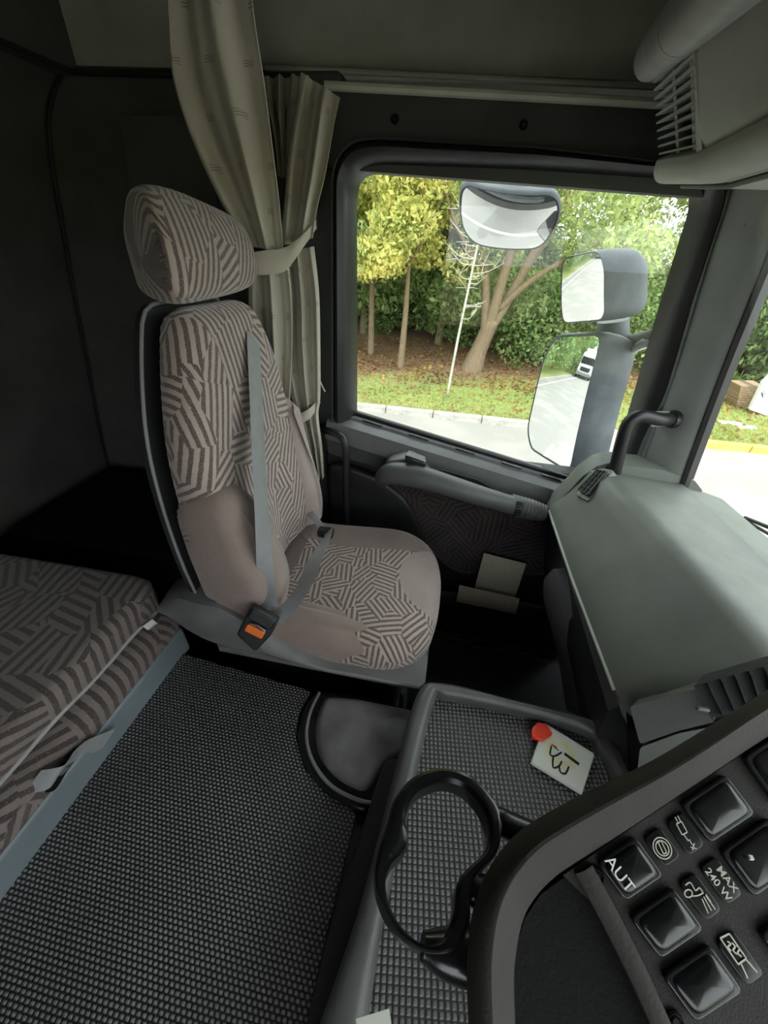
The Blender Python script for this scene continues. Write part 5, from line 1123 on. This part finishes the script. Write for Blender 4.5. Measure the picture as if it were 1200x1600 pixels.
# sapling with bare pale twigs
sap = [([V(0, 0, 0), V(.06, 0, 1.2), V(.16, 0, 2.6), V(.24, 0, 3.9)], [.028, .024, .018, .008])]
q = np.random.default_rng(9)
for i in range(26):
    z = q.uniform(1.5, 3.4); a = q.uniform(0, 2*PI); l = q.uniform(.25, .6); b0 = V(.06+(z-1.2)*.07, 0, z); d = V(math.cos(a), math.sin(a)*.6, .25)
    sap.append(([b0, b0+d*l*.5+V(0, 0, -.03), b0+d*l+V(0, 0, q.uniform(-.1, .2))], [.009, .006, .003]))
    for s_ in range(2):
        m0 = b0+d*l*q.uniform(.4, .8); sap.append(([m0, m0+V(q.uniform(-.2, .2), q.uniform(-.1, .1), q.uniform(-.05, .18))], [.005, .0025]))
t = bpy.data.objects.new('sapling', None); C.objects.link(t); t.location = (-.05, 8.15, .08); tag(t, 'thin pale sapling with bare twigs standing in front of the trees', 'sapling')
o = bpy.data.objects.new('stem', trunkmesh('sapling_stem', sap[:1], M['palebark'])); C.objects.link(o); o.parent = t
o = bpy.data.objects.new('twigs', trunkmesh('sapling_twigs', sap[1:], M['palebark'])); C.objects.link(o); o.parent = t; o['kind'] = 'stuff'
# grass blades and fallen leaves
def bladequads(n, x0, x1, y0, y1, h, w, seed, keep=None):
    r = np.random.default_rng(seed); x = r.uniform(x0, x1, n); y = y0+(y1-y0)*r.uniform(0, 1, n)**1.3
    if keep is not None: k_ = keep(x, y, r); x, y = x[k_], y[k_]
    n = len(x); z = np.full(n, .08); a = r.uniform(0, 2*PI, n); dx = np.cos(a)*w; dy = np.sin(a)*w; hh = h*r.uniform(.5, 1.2, n); lx = r.normal(0, h*.5, n); ly = r.normal(0, h*.5, n)
    v = np.stack([np.stack([x-dx, y-dy, z], 1), np.stack([x+dx, y+dy, z], 1), np.stack([x+lx+dx*.2, y+ly+dy*.2, z+hh], 1), np.stack([x+lx-dx*.2, y+ly-dy*.2, z+hh], 1)], 1).reshape(-1, 3); return v
g = bpy.data.objects.new('verge_grass', quadmesh('verge_grass', bladequads(60000, -4, 11, 7.25, 11., .045, .008, 3, lambda x, y, r: r.uniform(0, 1, len(x)) > (y-.22*x-8.6)/1.8), M['blade'])); C.objects.link(g); tag(g, 'short green grass of the roadside verge', 'grass', kind='stuff')
def flat(n, x0, x1, y0, y1, s, seed):
    r = np.random.default_rng(seed); c = np.stack([r.uniform(x0, x1, n), r.uniform(y0, y1, n), r.uniform(.10, .135, n)], 1); a = r.uniform(0, 2*PI, n); t_ = r.normal(0, .35, (n, 2)); ss = s*r.uniform(.5, 1.3, n)
    d1 = np.stack([np.cos(a), np.sin(a), t_[:, 0]], 1)*ss[:, None]; d2 = np.stack([-np.sin(a)*.6, np.cos(a)*.6, t_[:, 1]], 1)*ss[:, None]; return np.stack([c-d1, c-d2, c+d1, c+d2], 1).reshape(-1, 3)
lv = np.concatenate([flat(9000, -5, 8, 9., 14, .045, 5), flat(2200, -4, 11, 7.3, 9.2, .035, 6)])
g = bpy.data.objects.new('fallen_leaves', quadmesh('fallen_leaves', lv, M['litter'])); C.objects.link(g); tag(g, 'brown fallen leaves scattered under the trees', 'leaves', kind='stuff')
# white sign board and brick pier ahead
sg = thing('sign_board', A(1195, 640, Z=G0), 'white sign board on the grass seen through the windscreen', 'sign')
c = A(1200, 625, Y=9.0); 
slab(MB(), [A(1172, 640, Y=9.0), A(1205, 652, Y=9.0), A(1260, 612, Y=9.0), A(1230, 560, Y=9.0), A(1192, 598, Y=9.0)], V(0, .08, 0)).build('panel', M['whitepaint'], sg, smooth=False)
textmesh('F', 'lettering', sg, 'ink', A(1193, 617, Y=8.98), norm(V(.6, 0, .5)), norm(V(-.5, 0, .6)), .18, .0)
MB().box((c[0]+.1, 9.06, (c[2]+G0)/2-.1), (.04, .03, (c[2]-G0)/2)).build('post', M['kerb'], sg)
mb = MB(); pq = [A(1150, 638, Y=9.4), A(1182, 640, Y=9.4), A(1196, 604, Y=9.4), A(1158, 603, Y=9.4)]; slab(mb, pq, V(0, .45, 0)); mb.uv = [(v[0]*.6, v[2]*.8) for v in mb.v]
tag(mb.build('brick_pier', M['brick'], smooth=False), 'low brown brick pier on the grass left of the white sign', 'brick pier')
for (a, b, w) in ((1140, 661, .2), (1166, 667, .16)):
    c = A(a, b, Z=G0+.1); tag(MB().box(c, (w, .07, .02)).build('paving_slab', M['whitepaint'], bevel=.01), 'flat pale slab set in the grass, '+('nearer the pillar' if a == 1140 else 'farther right'), 'slab')
# white lorry approaching behind, seen in the main mirror
lo = thing('lorry', (-38, 5.5, G0), 'white lorry on the road behind, seen in the main wing mirror', 'lorry')
def lb(name, c, h, mat, bev=.1, par=None): return MB().box((-38+c[0], c[1]+LY, G0+c[2]), h).build(name, mat, par or lo, bevel=bev)
LY = 5.5
cab = lb('cab', (0, 0, 1.95), (1.0, 1.22, 1.35), M['whitepaint'], .15); lb('windscreen', (1.0, 0, 2.35), (.02, 1.08, .45), M['blackgloss'], .02); lb('grille', (1.01, 0, 1.25), (.02, .8, .28), M['black'], .02); lb('roof_deflector', (-.4, 0, 3.5), (.5, 1.1, .3), M['whitepaint'], .15)
lb('trailer', (-6.6, 0, 2.3), (5.4, 1.25, 1.6), M['whitepaint'], .05); lb('bumper', (1.02, 0, .62), (.06, 1.2, .2), M['tubegrey'], .04)
for sx, sy in ((0, 1), (0, -1), (-4, 1), (-4, -1), (-9.5, 1), (-9.5, -1)):
    MB().tube([V(-38+sx, LY+sy*.95, G0+.5), V(-38+sx, LY+sy*1.2, G0+.5)], .5, 20).build('wheel', M['tyre'], lo)
for sy in (-.85, .85): lb('headlight', (1.04, sy, .95), (.02, .2, .1), M['silver'], .02)
